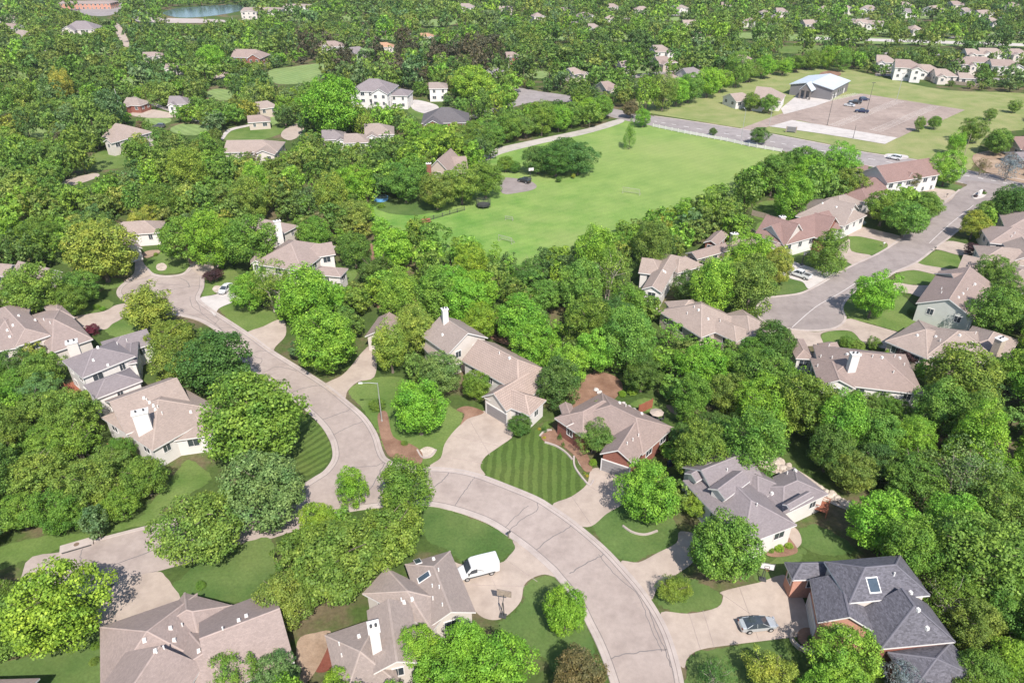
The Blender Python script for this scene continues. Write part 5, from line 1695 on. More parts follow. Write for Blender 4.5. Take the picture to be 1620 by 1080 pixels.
for pts, lab in (([(1288, 632, 22), (1312, 640, 24), (1340, 636, 22), (1366, 640, 24), (1392, 638, 22), (1420, 648, 22)], 'of the row below the white rear wing'), ([(690, 216, 24), (718, 220, 25), (746, 214, 25), (775, 206, 25), (803, 199, 24), (830, 194, 23), (856, 190, 23), (882, 185, 22), (907, 179, 21), (930, 173, 20), (951, 168, 18)], 'of the belt above the gravel track'),
                 ([(1048, 150, 23), (1070, 143, 23), (1094, 136, 24), (1118, 128, 24), (1142, 121, 23), (1166, 114, 22), (1190, 107, 21), (1214, 104, 18), (1238, 100, 17), (1262, 96, 17), (1284, 94, 15), (1310, 94, 14), (1335, 98, 14)], 'of the belt left of the church field')):
    for x, y, R_ in pts:
        col = random.choice('MMBO')
        x += random.uniform(-3, 3)
        loc, r = at_px(x, y, R_, 'round')
        place(random.choice(('round', 'oval', 'round', 'multi')), loc, r, tint(PAL[col], .14), f'{BIG[col]} tree {lab}', group=f'{BIG[col]} trees {lab}')
        TREES.append((loc.x, loc.y, r))
N_MANUAL = len(TREES)

# shrubs and bedding plants: small, low, no trunk showing
SHRUBS = [
    (853, 678, 3.0, 'K', 'yellow flowering low shrub in the stone edged bed'), (861, 692, 3.2, 'K', 'second yellow low shrub right of the first in the stone edged bed'),
    (862, 678, 5, 'D', 'dark upright conical shrub beside the yellow flowers', 'conifer'), (886, 690, 5, 'D', 'tall dark conical shrub at the brick house corner', 'conifer'), (891, 702, 3.5, 'D', 'smaller dark cone shrub below the tall one', 'conifer'),
    (939, 731, 7.5, 'L', 'round lime green bush beside the brick garage'), (929, 752, 3, 'K', 'golden low plant in the stone edged path bed'), (925, 748, 3, 'O', 'olive low plant in the stone edged path bed'),
    (596, 640, 14, 'O', 'flat olive shrub under the street lamp'), (640, 700, 6, 'O', 'low olive shrub at the foot of the lamp side maple'),
    (1232, 865, 9, 'L', 'lime green shrub against the white garage end wall'), (1248, 862, 7, 'L', 'lime shrub right of its twin at the white garage wall'), (1220, 870, 6, 'O', 'olive shrub left end of the white garage wall'),
    (1086, 782, 8, 'O', 'olive shrub below the left arched dormer'), (1256, 372, 8, 'L', 'clipped lime green shrub before the red brown gabled house'), (1275, 384, 8, 'M', 'green hedge shrub under the brick front'), (1289, 388, 7, 'M', 'green hedge shrub right of its twin under the brick front'),
    (1358, 545, 12, 'O', 'spreading olive shrub on the oval court lawn'), (1340, 540, 14, 'M', 'wide green shrub on the oval court lawn'), (1465, 497, 12, 'M', 'leafy shrub against the sage gray gable'), (1443, 492, 9, 'D', 'dark shrub at the left corner of the sage gray gable'),
    (1365, 352, 5, 'S', 'silver shrub at the end of the gray house drive'), (1360, 356, 5, 'K', 'golden shrub by the gray house wall'), (246, 402, 4, 'M', 'small round shrub by the corner house garage'),
    (162, 488, 5, 'B', 'bright shrub on the crescent lawn at left'), (152, 485, 6, 'M', 'green shrub left of the bright one on the crescent lawn'), (150, 1020, 8, 'M', 'green shrub at the left corner of the ranch house'), (148, 1045, 8, 'O', 'olive shrub on the left side of the ranch house'),
    (318, 925, 9, 'M', 'low dark shrub on the lawn behind the ranch garage'), (1232, 640, 7, 'M', 'small shrub behind the white winged house'), (795, 515, 22, 'A', 'rust orange tipped shrub behind the tile roofed house'), (680, 497, 7, 'R', 'red leaved shrub beside the slim white chimney'),
    (760, 500, 10, 'Y', 'yellow green shrub behind the slim chimney house'), (620, 432, 10, 'Y', 'bright yellow shrub in the back garden left of the wood'), (1000, 617, 10, 'L', 'fresh green plant at the bare garden patch'), (985, 622, 7, 'L', 'small fresh green plant left in the bare garden patch'),
    (1285, 1012, 9, 'D', 'dark plant in the round bed before the brick garage'), (1220, 895, 6, 'O', 'olive plant behind the basketball hoop at right'), (603, 325, 6, 'M', 'low plant beside the blue pool'), (312, 640, 7, 'E', 'rust orange rounded shrub at the gable end of the white chimney house'),
    (1263, 590, 5, 'M', 'small green plant beside the blue bin'), (1075, 728, 6, 'M', 'green plant at the white side wall of the brick ranch house'),
]
for s in SHRUBS:
    x, y, R_, col, lab = s[:5]
    key = s[5] if len(s) > 5 else 'round'
    me, tm, asp, zc = SHAPES[key][0]
    r = 1.0
    for _ in range(5):
        p = gp(x, y, r * asp * .7)
        r = R_ * px(p)[2] / F_PX
    o = bpy.data.objects.new('shrub', me)
    COL.objects.link(o)
    o.location = (p.x, p.y, r * asp * .62); o.scale = (r, r, r * .8)
    o.rotation_euler = (0, 0, random.uniform(0, 6.28)); o.color = tint(PAL[col])
    tag(o, lab, 'shrub')

# ---- the rest of the trees: scattered over every plot that is not road, lawn or roof
BBPX = [(min(q[0] for q in p), max(q[0] for q in p), min(q[1] for q in p), max(q[1] for q in p)) for p in CLEAR_PX]
WPOLY = CLEAR_W + [f for f in FOOT if len(f) > 3]
BBW = [(min(q[0] for q in p), max(q[0] for q in p), min(q[1] for q in p), max(q[1] for q in p)) for p in WPOLY]
EXTRA_CLEAR = [[(905, 600), (975, 585), (985, 622), (925, 650)], [(1230, 100), (1500, 120), (1500, 150), (1230, 160)], [(1180, 320), (1240, 310), (1240, 350), (1185, 352)],
               [(1000, 625), (1100, 650), (1100, 665), (1000, 655)], [(590, 310), (740, 318), (740, 345), (600, 345)], [(690, 490), (712, 480), (712, 520), (690, 520)], [(1188, 716), (1225, 712), (1350, 780), (1350, 815), (1190, 755)],
               [(1155, 20), (1155, 24), (1160, 24)], [(210, 380), (260, 380), (260, 410), (210, 410)], [(430, 340), (460, 340), (465, 385), (440, 385)], [(200, 700), (340, 690), (340, 725), (200, 725)], [(1205, 850), (1265, 835), (1265, 880), (1210, 890)],
               [(255, 5), (390, 5), (390, 30), (255, 30)], [(160, 830), (250, 800), (250, 830), (120, 860)], [(1330, 60), (1640, 66), (1640, 76), (1330, 72)], [(555, 122), (655, 122), (655, 165), (555, 168)], [(650, 150), (700, 150), (700, 180), (650, 180)]]
for p in EXTRA_CLEAR:
    CLEAR_PX.append(p); BBPX.append((min(q[0] for q in p), max(q[0] for q in p), min(q[1] for q in p), max(q[1] for q in p)))


def blocked(x, y, r, zc, far):
    for p, b in zip(WPOLY, BBW):
        if b[0] - 1 < x < b[1] + 1 and b[2] - 1 < y < b[3] + 1 and inside((x, y), p):
            return True
    pts = [(x, y, zc), (x - r * .75, y, zc), (x + r * .75, y, zc), (x, y, zc + r * .75)]
    if not far:
        pts += [(x, y, zc - r * .5), (x - r * .55, y, zc + r * .5), (x + r * .55, y, zc + r * .5)]
    for q in pts:
        u, v, d = px(q)
        for p, b in zip(CLEAR_PX, BBPX):
            if b[0] < u < b[1] and b[2] < v < b[3] and inside((u, v), p):
                return True
    return False


CELL = 12.0
GRID = {}
def gadd(x, y, r):
    GRID.setdefault((int(x // CELL), int(y // CELL)), []).append((x, y, r))
def crowded(x, y, r, k):
    cx, cy = int(x // CELL), int(y // CELL)
    for i in (-1, 0, 1):
        for j in (-1, 0, 1):
            for (a, b, c) in GRID.get((cx + i, cy + j), ()):
                if (a - x) ** 2 + (b - y) ** 2 < ((c + r) * k) ** 2:
                    return True
    return False
for t in TREES:
    gadd(*t)
FILL = []
def near_colour(x, y):
    u, v, d = px((x, y, 5))
    left = u < 330 and v > 560
    if left: return random.choices('MOGB', (5, 4, 1, 1.5))[0]
    if u < 560 and v < 420: return random.choices('MOGBYDA', (6, 4, 1.5, 4, 1, 1.5, .25))[0]
    return random.choices('BMDOGLY', (7, 5.5, 1.4, 1.8, .5, 1.3, .25))[0]
def scatter(y0, y1, tries, k, rlo, rhi, far):
    for _ in range(tries):
        y = random.uniform(y0, y1)
        hw = (y + 70) * .78 + 12
        x = random.uniform(-hw, hw)
        r = random.uniform(rlo, rhi) if random.random() < .8 else random.uniform(rlo * .6, rlo)
        if crowded(x, y, r, k):
            continue
        key = random.choices(('round', 'oval', 'spread', 'multi', 'wispy', 'cone'), (6, 2.5, 2.5, 1.5, .8, .6))[0]
        hs = random.uniform(.9, 1.2)
        zc = SHAPES[key][0][3] * r * hs
        if blocked(x, y, r, zc, far):
            # a smaller one may fit
            r *= .62; zc *= .62
            if r < 1.9 or crowded(x, y, r, k) or blocked(x, y, r, zc, far):
                continue
        gadd(x, y, r)
        FILL.append((x, y, r, key, hs, near_colour(x, y)))
scatter(38, 190, 12000, .62, 3.4, 5.6, False)
scatter(190, 360, 26000, .62, 3.6, 6.0, False)
scatter(360, 600, 20000, .72, 2.8, 6.8, True)
scatter(600, 1000, 26000, .78, 3.0, 7.0, True)
print('fill trees', len(FILL), 'manual', N_MANUAL)
ORDER = []
for f in FILL:
    u, v, d = px((f[0], f[1], f[2]))
    vis = -60 < u < 1680 and -40 < v < 1190
    ORDER.append(((f[2] / d) if vis else -1, f))
ORDER.sort(key=lambda q: -q[0])
NI = 296 - N_MANUAL
SHN = {'round': 'round', 'oval': 'tall', 'spread': 'spreading', 'multi': 'irregular', 'wispy': 'thin', 'cone': 'pointed'}
def region(u, v):
    if v > 560:
        if u < 340: return 'of the wood at lower left'
        if u < 640: return 'in the yards left of the street bend'
        if u < 1010: return 'among the houses near the middle'
        if v > 760: return 'behind the slate roofed house at right'
        return 'in the wood above the gray dormer house'
    if v > 400:
        if u < 330: return 'around the houses at far left'
        if u < 620: return 'around the cul-de-sac houses at left'
        if u < 1080: return 'in the wood below the meadow'
        return 'around the right hand court'
    if u < 330: return 'in the neighbourhood at upper left'
    if u < 700: return 'in the woods left of the meadow'
    if u < 1060: return 'beside the meadow'
    return 'on the hedge line right of the meadow'
for s, f in ORDER[:NI]:
    x, y, r, key, hs, col = f
    u, v, d = px((x, y, r))
    rg = region(u, v)
    place(key, (x, y, 0), r, tint(PAL[col], .16), f'{BIG[col]} {SHN[key]} tree {rg}', group=f'{BIG[col]} {SHN[key]} trees {rg}', hscale=hs)

# what is left is one mass of far woodland
VS, TS = [], []
for s, f in ORDER[NI:]:
    x, y, r, key, hs, col = f
    src = LOW[key] if y < 360 else (VLOW[key] if y < 600 else XLOW[key])
    V, asp = src[random.randrange(len(src))]
    a = random.uniform(0, 6.28)
    ca, sa = math.cos(a), math.sin(a)
    zc = SHAPES[key][0][3] * r * hs
    W_ = np.empty_like(V)
    W_[..., 0] = x + r * (V[..., 0] * ca - V[..., 1] * sa)
    W_[..., 1] = y + r * (V[..., 0] * sa + V[..., 1] * ca)
    W_[..., 2] = zc + r * hs * V[..., 2]
    VS.append(W_)
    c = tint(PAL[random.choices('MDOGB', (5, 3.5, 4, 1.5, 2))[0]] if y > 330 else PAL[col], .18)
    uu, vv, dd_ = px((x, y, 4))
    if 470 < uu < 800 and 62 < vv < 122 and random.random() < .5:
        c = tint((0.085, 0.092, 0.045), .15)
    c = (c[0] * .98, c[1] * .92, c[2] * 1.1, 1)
    TS.append(np.tile(np.array(c, dtype=np.float32), (len(V), 1)))
    t = np.array([[(x - .25, y, 0), (x + .25, y, 0), (x + .18, y, zc), (x - .18, y, zc)], [(x, y - .25, 0), (x, y + .25, 0), (x, y + .18, zc), (x, y - .18, zc)]])
    VS.append(t); TS.append(np.tile(np.array((.12, .10, .08, 1), dtype=np.float32), (2, 1)))
if VS:
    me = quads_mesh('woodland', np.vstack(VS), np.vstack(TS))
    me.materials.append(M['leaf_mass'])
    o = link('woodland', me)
    tag(o, kind='stuff')
# ------------------------------------------------------------------ vehicles
def car_frame(f, r, left_side, L, W):
    """f, r: photo points where the near front and rear wheels touch the ground; left_side: they are the car's left wheels"""
    a, b = gp(*f), gp(*r)
    d = (a - b); d.z = 0; d.normalize()
    mid = (a + b) / 2
    n = Vector((-d.y, d.x, 0))            # the car's left
    c = mid - n * (W / 2 - .1) * (1 if left_side else -1)
    return Vector((c.x, c.y, .06)), math.atan2(d.y, d.x)


def wheel(root, x, y, r, w_):
    mb = MB()
    mb.tube((x, y - w_ / 2, r), (x, y + w_ / 2, r), r, n=20)
    wo = mb.build('wheel', M['rubber'], root)
    mb = MB()
    s = 1 if y > 0 else -1
    mb.tube((x, y + s * (w_ / 2 - .05), r), (x, y + s * (w_ / 2 + .012), r), r * .64, r * .6, n=14)
    mb.build('rim', M['metal'], wo)


def sec(x, hw, zb, zt, r=.12, tw=.93):
    """cross section of a body at x, half width hw, from zb to zt with rounded shoulders"""
    return [(x, -hw * .94, zb), (x, hw * .94, zb), (x, hw, zb + .18), (x, hw, zt - r * 1.6), (x, hw * tw, zt - r * .25), (x, hw * tw * .85, zt), (x, -hw * tw * .85, zt), (x, -hw * tw, zt - r * .25), (x, -hw, zt - r * 1.6), (x, -hw, zb + .18)]


def glass_quad(root, pts, name='window', mat='glass'):
    mb = MB()
    mb.poly(pts)
    return mb.build(name, M[mat], root)


def make_car(name, kind, f, r, left_side, paint, label, roof=None, z=0.0):
    dims = {'sedan': (4.75, 1.84, 1.45), 'suv': (4.8, 1.92, 1.75), 'pickup': (5.7, 2.0, 1.85), 'van': (5.6, 2.05, 2.45)}[kind]
    L, W, H = dims
    loc, rz = car_frame(f, r, left_side, L, W)
    loc.z = z or .06
    root = empty(name, loc, rz)
    tag(root, label, {'sedan': 'car', 'suv': 'car', 'pickup': 'pickup truck', 'van': 'van'}[kind])
    hw = W / 2
    h = L / 2
    if kind == 'sedan':
        st = [(-h, .70, .42, .86), (-h + .12, .84, .30, 1.02), (-h + .75, .90, .24, 1.06), (-.6, .92, .22, .98), (.55, .92, .22, .95), (1.5, .90, .24, .88), (h - .25, .82, .28, .74), (h, .62, .40, .62)]
        cab = [(-h + .55, 1.04, .70, 1.03), (-1.05, .80, .70, 1.38), (-.35, .80, .66, 1.45), (.25, .80, .66, 1.42), (1.22, .80, .74, .95)]
        wx, wr = (-1.38, 1.38), .34
    elif kind == 'suv':
        st = [(-h, .82, .42, 1.05), (-h + .1, .92, .34, 1.12), (-.6, .96, .28, 1.12), (.7, .96, .28, 1.10), (1.7, .92, .30, 1.02), (h - .2, .86, .34, .90), (h, .70, .44, .72)]
        cab = [(-h + .12, 1.1, .74, 1.12), (-h + .5, .84, .74, 1.66), (-.4, .84, .70, 1.75), (.3, .84, .70, 1.71), (1.15, .84, .78, 1.08)]
        wx, wr = (-1.42, 1.42), .38
    elif kind == 'pickup':
        st = [(-h, .92, .55, 1.10), (-h + .08, .97, .48, 1.14), (-1.0, 1.0, .42, 1.14), (.9, 1.0, .42, 1.15), (1.95, .97, .42, 1.10), (h - .15, .92, .45, 1.0), (h, .78, .55, .8)]
        cab = [(-.95, 1.1, .84, 1.14), (-.8, .88, .78, 1.78), (-.1, .88, .74, 1.85), (.55, .88, .74, 1.80), (1.25, .88, .84, 1.14)]
        wx, wr = (-1.75, 1.8), .42
    else:
        st = [(-h, .96, .45, 2.30), (-h + .1, 1.0, .38, 2.42), (-.4, 1.02, .34, 2.45), (.75, 1.02, .34, 2.42), (1.05, 1.01, .34, 2.25), (1.80, .98, .34, 1.32), (2.35, .94, .36, 1.16), (h - .1, .86, .40, .95), (h, .72, .46, .7)]
        cab = None
        wx, wr = (-1.65, 1.75), .37
    pm = paint
    mb = MB()
    mb.ring([sec(x, w_ * hw / 1.0 if w_ <= 1.02 else hw, zb, zt, .12 if kind != 'van' else .2, .95 if kind != 'van' else .9) for x, w_, zb, zt in st])
    body = mb.build('body', pm, root, smooth=False)
    bv = body.modifiers.new('soft', 'BEVEL'); bv.width = .05; bv.segments = 2; bv.limit_method = 'ANGLE'; bv.angle_limit = math.radians(25)
    for y in (-hw + .12, hw - .12):
        for x in wx:
            wheel(root, x, y, wr, .24)
    if cab:
        secs = []
        for x, wb, wt, zt in cab:
            zb = .9 if kind != 'pickup' else 1.05
            secs.append([(x, -hw * .93, zb), (x, hw * .93, zb), (x, hw * wt * (1 if zt > zb + .3 else 1.2), zt), (x, -hw * wt * (1 if zt > zb + .3 else 1.2), zt)])
        mb = MB(); mb.ring(secs)
        mb.build('window', M['glass'], root)
        # roof panel, pillars
        rm = roof or pm
        c1, c2, c3 = cab[1], cab[2], cab[3]
        mb = MB()
        mb.ring([[(c[0] + dx, -hw * c[2] - .015, c[3] - .05), (c[0] + dx, hw * c[2] + .015, c[3] - .05), (c[0] + dx, hw * c[2] * .9, c[3] + .03), (c[0] + dx, -hw * c[2] * .9, c[3] + .03)] for c, dx in ((c1, -.05), (c2, 0), (c3, .05))])
        mb.build('roof', rm, root)
        mb = MB()
        zb = .98 if kind != 'pickup' else 1.1
        for s in (-1, 1):
            for (xa, za, xb, zb2, wt) in ((cab[4][0], cab[4][3], c3[0], c3[3], c3[2]), (cab[0][0], cab[0][3], c1[0], c1[3], c1[2]), (c2[0] - .1, zb, c2[0] - .1, c2[3], c2[2])):
                mb.tube((xa, s * hw * .90, za), (xb, s * hw * wt, zb2), .036, n=6)
        mb.build('pillar', pm, root)
    if kind == 'pickup':
        mb = MB(); mb.box(((-h + .12 - 1.0) / 2 - .02, 0, 1.145), (h - 1.2, W - .36, .02))
        mb.build('bed_floor', M['darkmetal'], root)
        mb = MB()
        for s in (-1, 1):
            mb.box(((-h - .95) / 2, s * (hw - .1), 1.2), (h - .95, .14, .12))
        mb.box((-h + .08, 0, 1.2), (.12, W - .3, .12))
        mb.build('bed_rail', pm, root)
    if kind == 'van':
        glass_quad(root, [(1.12, -.82, 2.20), (1.12, .82, 2.20), (1.80, .88, 1.38), (1.80, -.88, 1.38)], 'windscreen')
        wv = root.children[-1]
        for v in wv.data.vertices: v.co.x += .03; v.co.z += .03
        for s in (-1, 1):
            glass_quad(root, [(.35, s * 1.065, 1.30), (1.60, s * 1.055, 1.30), (1.12, s * 1.065, 1.98), (.35, s * 1.065, 2.02)], 'window')
            mb = MB(); mb.box((1.55, s * 1.18, 1.45), (.16, .24, .3)); mb.build('mirror', M['darkmetal'], root)
            mb = MB(); mb.box((-.2, s * 1.055, .58), (3.9, .04, .2)); mb.build('side_trim', M['darkmetal'], root)
            # swoosh mark on the flank
            mb = MB()
            pts = [(-.55 + t * .95, 1.25 + .42 * t + .1 * math.sin(t * 3)) for t in (0, .25, .5, .75, 1)]
            for (xa, za), (xb, zb_) in zip(pts[:-1], pts[1:]):
                mb.poly([(xa, s * 1.07, za), (xb, s * 1.07, zb_), (xb, s * 1.07, zb_ + .1), (xa, s * 1.07, za + .1)])
            mb.build('side_emblem', M['darkmetal'], root)
    for s in (-1, 1):
        mb = MB(); mb.box((h - .12, s * hw * .62, .74 if kind in ('sedan', 'suv') else .92), (.2, .34, .14)); mb.build('headlight', M['metal'], root)
        mb = MB(); mb.box((-h + .04, s * hw * .70, .9 if kind != 'van' else 1.2), (.1, .28, .16)); mb.build('tail_light', M['redmulch'], root)
    return root


WH = carpaint('white', (.62, .62, .62)); SI = carpaint('silver', (.50, .52, .54), .4); BK = carpaint('black', (.02, .02, .022)); NV = carpaint('navy', (.012, .018, .06)); GY = carpaint('grey', (.12, .12, .13), .3)
make_car('delivery_van', 'van', (742, 919), (776.5, 910), True, WH, 'white panel van with a dark flank emblem parked on the drive at bottom centre', z=.1)
make_car('parked_car', 'sedan', (1218, 999.5), (1185.5, 1003), False, SI, 'silver sedan with a black glass roof on the drive at lower right', roof=M['glass'], z=.1)
make_car('pickup_truck', 'pickup', (1253, 437), (1269.5, 442.5), True, WH, 'white pickup parked on the pale drive beside the right court', z=.1)
make_car('parked_car', 'suv', (822, 288.5), (831.5, 291), True, BK, 'black car on the circular gravel drive in the meadow', z=.1)
make_car('parked_car', 'suv', (1374, 160), (1362.5, 160.5), False, NV, 'dark blue car farthest right of the upper three in the parking lot', z=.1)
make_car('pickup_truck', 'pickup', (1346, 164.5), (1358, 165.5), True, BK, 'black pickup in the middle of the upper three in the parking lot', z=.1)
make_car('parked_car', 'sedan', (1337.5, 168.5), (1347.5, 170), True, WH, 'white sedan nearest left of the upper three in the parking lot', z=.1)
make_car('pickup_truck', 'pickup', (1355.5, 178.5), (1369.5, 180), True, NV, 'navy blue pickup alone beside a lamp pole in the parking lot', z=.1)
make_car('parked_car', 'suv', (1406, 252), (1420, 254.5), True, WH, 'white car turning off the main road above the gate house', z=.15)
make_car('parked_car', 'suv', (1180, 230.5), (1195, 233.5), True, BK, 'black car passing behind the white fence under the round tree', z=.05)
make_car('parked_car', 'sedan', (357, 466), (368, 456), True, WH, 'white car half hidden by the small round tree on the pale drive', z=.12)
make_car('parked_car', 'suv', (246, 203), (256, 203), True, GY, 'dark car under trees beside the skylight house at upper left', z=.05)
make_car('parked_car', 'suv', (267, 250), (279, 250), True, GY, 'gray car roof glimpsed between trees left of the meadow wood', z=.05)
make_car('parked_car', 'sedan', (476, 213), (487, 212.5), True, BK, 'left of two black cars on the drive by the upper left lawn', z=.1)
make_car('parked_car', 'sedan', (496, 210.5), (507, 209.5), True, BK, 'right of two black cars on the drive by the upper left lawn', z=.1)

# ------------------------------------------------------------------ street furniture
def lamp(b, height, arm, ang, label, name='street_lamp', mat='metal', cat='street lamp', head=True):
    p = gp(*b)
    root = empty(name, (p.x, p.y, 0), ang)
    tag(root, label, cat)
    mb = MB()
    mb.tube((0, 0, 0), (0, 0, .4), .16, .15, 10)
    mb.tube((0, 0, .38), (0, 0, height), .10, .065, 10)
    mb.build('pole', M[mat], root)
    if arm:
        mb = MB()
        mb.tube((0, 0, height - .12), (arm * .5, 0, height + .05), .05, .045, 8)
        mb.tube((arm * .5, 0, height + .05), (arm, 0, height + .05), .045, .045, 8)
        mb.build('arm', M[mat], root)
        mb = MB(); mb.box((arm + .3, 0, height + .04), (.75, .32, .14), top=.7); mb.build('lamp_head', M['trim'], root)
    elif head:
        for s in (-1, 1):
            mb = MB(); mb.box((s * .55, 0, height), (.7, .35, .16)); mb.build('lamp_head', M['darkmetal'], root)
            mb = MB(); mb.tube((0, 0, height), (s * .3, 0, height), .04, n=6); mb.build('bracket', M[mat], root)
    return root
lamp((604.4, 667), 8.3, 2.6, math.pi + .02, 'pale metal street lamp with a single arm on the lawn by the street bend')
lamp((1172, 223), 12, 1.8, 1.6, 'tall gray street lamp beside the white fence on the main road')
lamp((1308.5, 198.5), 12, 0, .4, 'dark lamp pole at the near left edge of the parking lot', 'lamp_pole', 'darkmetal', 'lamp pole')
lamp((1371, 177), 12.5, 0, .4, 'dark lamp pole beside the navy pickup in the parking lot', 'lamp_pole', 'darkmetal', 'lamp pole')
lamp((1418, 160), 12.5, 0, .4, 'gray lamp pole on the island at the far side of the parking lot', 'lamp_pole', 'metal', 'lamp pole')
lamp((1349.5, 219), 5, 0, .4, 'short pole on the concrete apron below the parking lot', 'signpost', 'darkmetal', 'post', head=False)
lamp((1217, 199), 7, 0, .4, 'slim post at the left end of the concrete apron', 'flagpole', 'metal', 'post', head=False)
lamp((1524, 250), 9, 0, .4, 'wooden utility pole across the main road at right', 'utility_pole', 'wood', 'utility pole', head=False)
lamp((234, 27), 14, 0, .4, 'tall white pole by the overpass at upper left', 'utility_pole', 'trim', 'utility pole', head=False)
lamp((805, 133), 10, 0, .4, 'pale pole at the bend of the side road', 'utility_pole', 'trim', 'utility pole', head=False)
lamp((192, 181), 11, 0, .4, 'pale pole beside the brick ended house at upper left', 'utility_pole', 'trim', 'utility pole', head=False)
lamp((372, 55), 12, 0, .4, 'tall pale pole in the pines left of the overpass hall', 'utility_pole', 'trim', 'utility pole', head=False)


def hoop(b, ang, label, board='trim', s=1.0):
    p = gp(*b)
    root = empty('basketball_hoop', (p.x, p.y, .1), ang)
    tag(root, label, 'basketball hoop')
    mb = MB()
    mb.box((0, 0, .08), (.9, .7, .16))
    mb.build('base', M['darkmetal'], root)
    mb = MB()
    mb.tube((-.18, 0, .1), (-.05, 0, 2.5), .07, n=8); mb.tube((.18, 0, .1), (.05, .0, 2.5), .05, n=8)
    mb.tube((0, 0, 2.4), (0, -.7, 3.2), .05, n=8)
    mb.build('post', M['darkmetal'], root)
    mb = MB(); mb.box((0, -.75, 3.4), (1.83, .05, 1.07))
    bo = mb.build('backboard', M[board], root)
    mb = MB()
    for q, sz in (((0, -.785, 3.93), (1.83, .03, .07)), ((0, -.785, 2.87), (1.83, .03, .07)), ((.9, -.785, 3.4), (.07, .03, 1.05)), ((-.9, -.785, 3.4), (.07, .03, 1.05)), ((0, -.785, 3.45), (.6, .03, .05)), ((0, -.785, 3.05), (.6, .03, .05)), ((.3, -.785, 3.25), (.05, .03, .4)), ((-.3, -.785, 3.25), (.05, .03, .4))):
        mb.box(q, sz)
    mb.build('board_lines', M['darkmetal'], bo)
    mb = MB()
    for i in range(14):
        a, b_ = 2 * math.pi * i / 14, 2 * math.pi * (i + 1) / 14
        mb.tube((.23 * math.cos(a), -1.03 + .23 * math.sin(a), 3.05), (.23 * math.cos(b_), -1.03 + .23 * math.sin(b_), 3.05), .02, n=5)
    mb.build('rim', M['redwood'], root)
hoop((795.5, 975), math.pi * .93, 'portable basketball hoop with a smoky board on the concrete drive at bottom centre', 'wood')
hoop((1268.5, 419), math.pi * .1, 'basketball hoop with a white board at the edge of the pale pickup drive')
hoop((1206, 917), -.25, 'basketball hoop with a white board behind the round maple at lower right')
hoop((839, 283), .3, 'basketball hoop beside the black car on the circular drive')


def goal(b, wd, ht, ang, label):
    p = gp(*b)
    root = empty('soccer_goal', (p.x, p.y, 0), ang); tag(root, label, 'goal')
    mb = MB()
    r = .045
    for s in (-1, 1):
        mb.tube((s * wd / 2, 0, 0), (s * wd / 2, 0, ht), r, n=6)
        mb.tube((s * wd / 2, 0, ht), (s * wd / 2, ht * .9, 0), r * .7, n=6)
        mb.tube((s * wd / 2, 0, .05), (s * wd / 2, ht * .9, .05), r * .7, n=6)
    mb.tube((-wd / 2, 0, ht), (wd / 2, 0, ht), r, n=6); mb.tube((-wd / 2, ht * .9, .05), (wd / 2, ht * .9, .05), r * .7, n=6)
    mb.build('goal_frame', M['path'], root)
    mb = MB()
    n = int(wd / .45)
    for i in range(1, n):
        x = -wd / 2 + wd * i / n
        mb.tube((x, 0, ht), (x, ht * .9, .05), .012, n=4)
    for i in range(1, 6):
        q = i / 6
        mb.tube((-wd / 2, ht * .9 * q, ht * (1 - q)), (wd / 2, ht * .9 * q, ht * (1 - q)), .012, n=4)
    mb.build('net', M['path'], root)
goal((998, 308), 5.5, 2.1, -.45, 'larger white soccer goal on the right part of the meadow')
goal((805, 349), 2.2, 1.3, -.3, 'small white soccer goal left in the meadow')
goal((799, 384), 4.2, 1.9, -.6, 'pale soccer goal near the lower tip of the meadow')

p = gp(765, 328)
t = empty('trampoline', (p.x, p.y, 0)); tag(t, 'round black trampoline with a safety net on the meadow edge', 'trampoline')
mb = MB(); mb.tube((0, 0, .85), (0, 0, .95), 2.1, n=28); mb.build('mat', M['darkmetal'], t)
for i in range(8):
    a = i * math.pi / 4
    mb = MB(); mb.tube((2.1 * math.cos(a), 2.1 * math.sin(a), 0), (2.1 * math.cos(a), 2.1 * math.sin(a), 2.7), .045, n=6); mb.build('net_pole', M['darkmetal'], t)
mb = MB()
for k in range(8):
    z = 1.0 + k * .22
    for i in range(28):
        a, b = 2 * math.pi * i / 28, 2 * math.pi * (i + 1) / 28
        mb.tube((2.08 * math.cos(a), 2.08 * math.sin(a), z), (2.08 * math.cos(b), 2.08 * math.sin(b), z), .03, n=4, caps=False)
mb.build('safety_net', M['darkmetal'], t)


def fence(pts, label, h, gap, mats, rails=(.35, .75, 1.1), name='rail_fence', boards=False, pt=.1, rh=.14):
    w_ = [gp(*q) for q in pts]
    root = empty(name, w_[0]); tag(root, label, 'fence')
    mb = MB()
    posts = []
    for a, b in zip(w_[:-1], w_[1:]):
        d = b - a
        ang = math.atan2(d.y, d.x)
        if boards:
            mb.box((a + b) / 2 - w_[0] + Vector((0, 0, h / 2 + .05)), (d.length, .05, h - .1), ang)
        else:
            for z in rails:
                mb.box((a + b) / 2 - w_[0] + Vector((0, 0, z)), (d.length, .06, rh), ang)
        n = max(1, int(d.length / gap))
        for i in range(n):
            posts.append((a.lerp(b, i / n) - w_[0], ang))
    posts.append((w_[-1] - w_[0], 0))
    mb.build('rails' if not boards else 'boards', M[mats], root)
    me = None
    for q, a in posts[:100]:
        if me is None:
            mb = MB(); mb.box((0, 0, h / 2 + .05), (pt * 1.4, pt * 1.4, h + .1)); o = mb.build('post', M[mats], root, q, a); me = o.data
        else:
            o = link('post', me, None, root, q, a)
fence([(1033, 201), (1083, 211.5), (1150, 224), (1185, 232), (1236, 241)], 'long white rail fence between meadow and main road', 1.35, 2.6, 'trim', pt=.16, rh=.24)
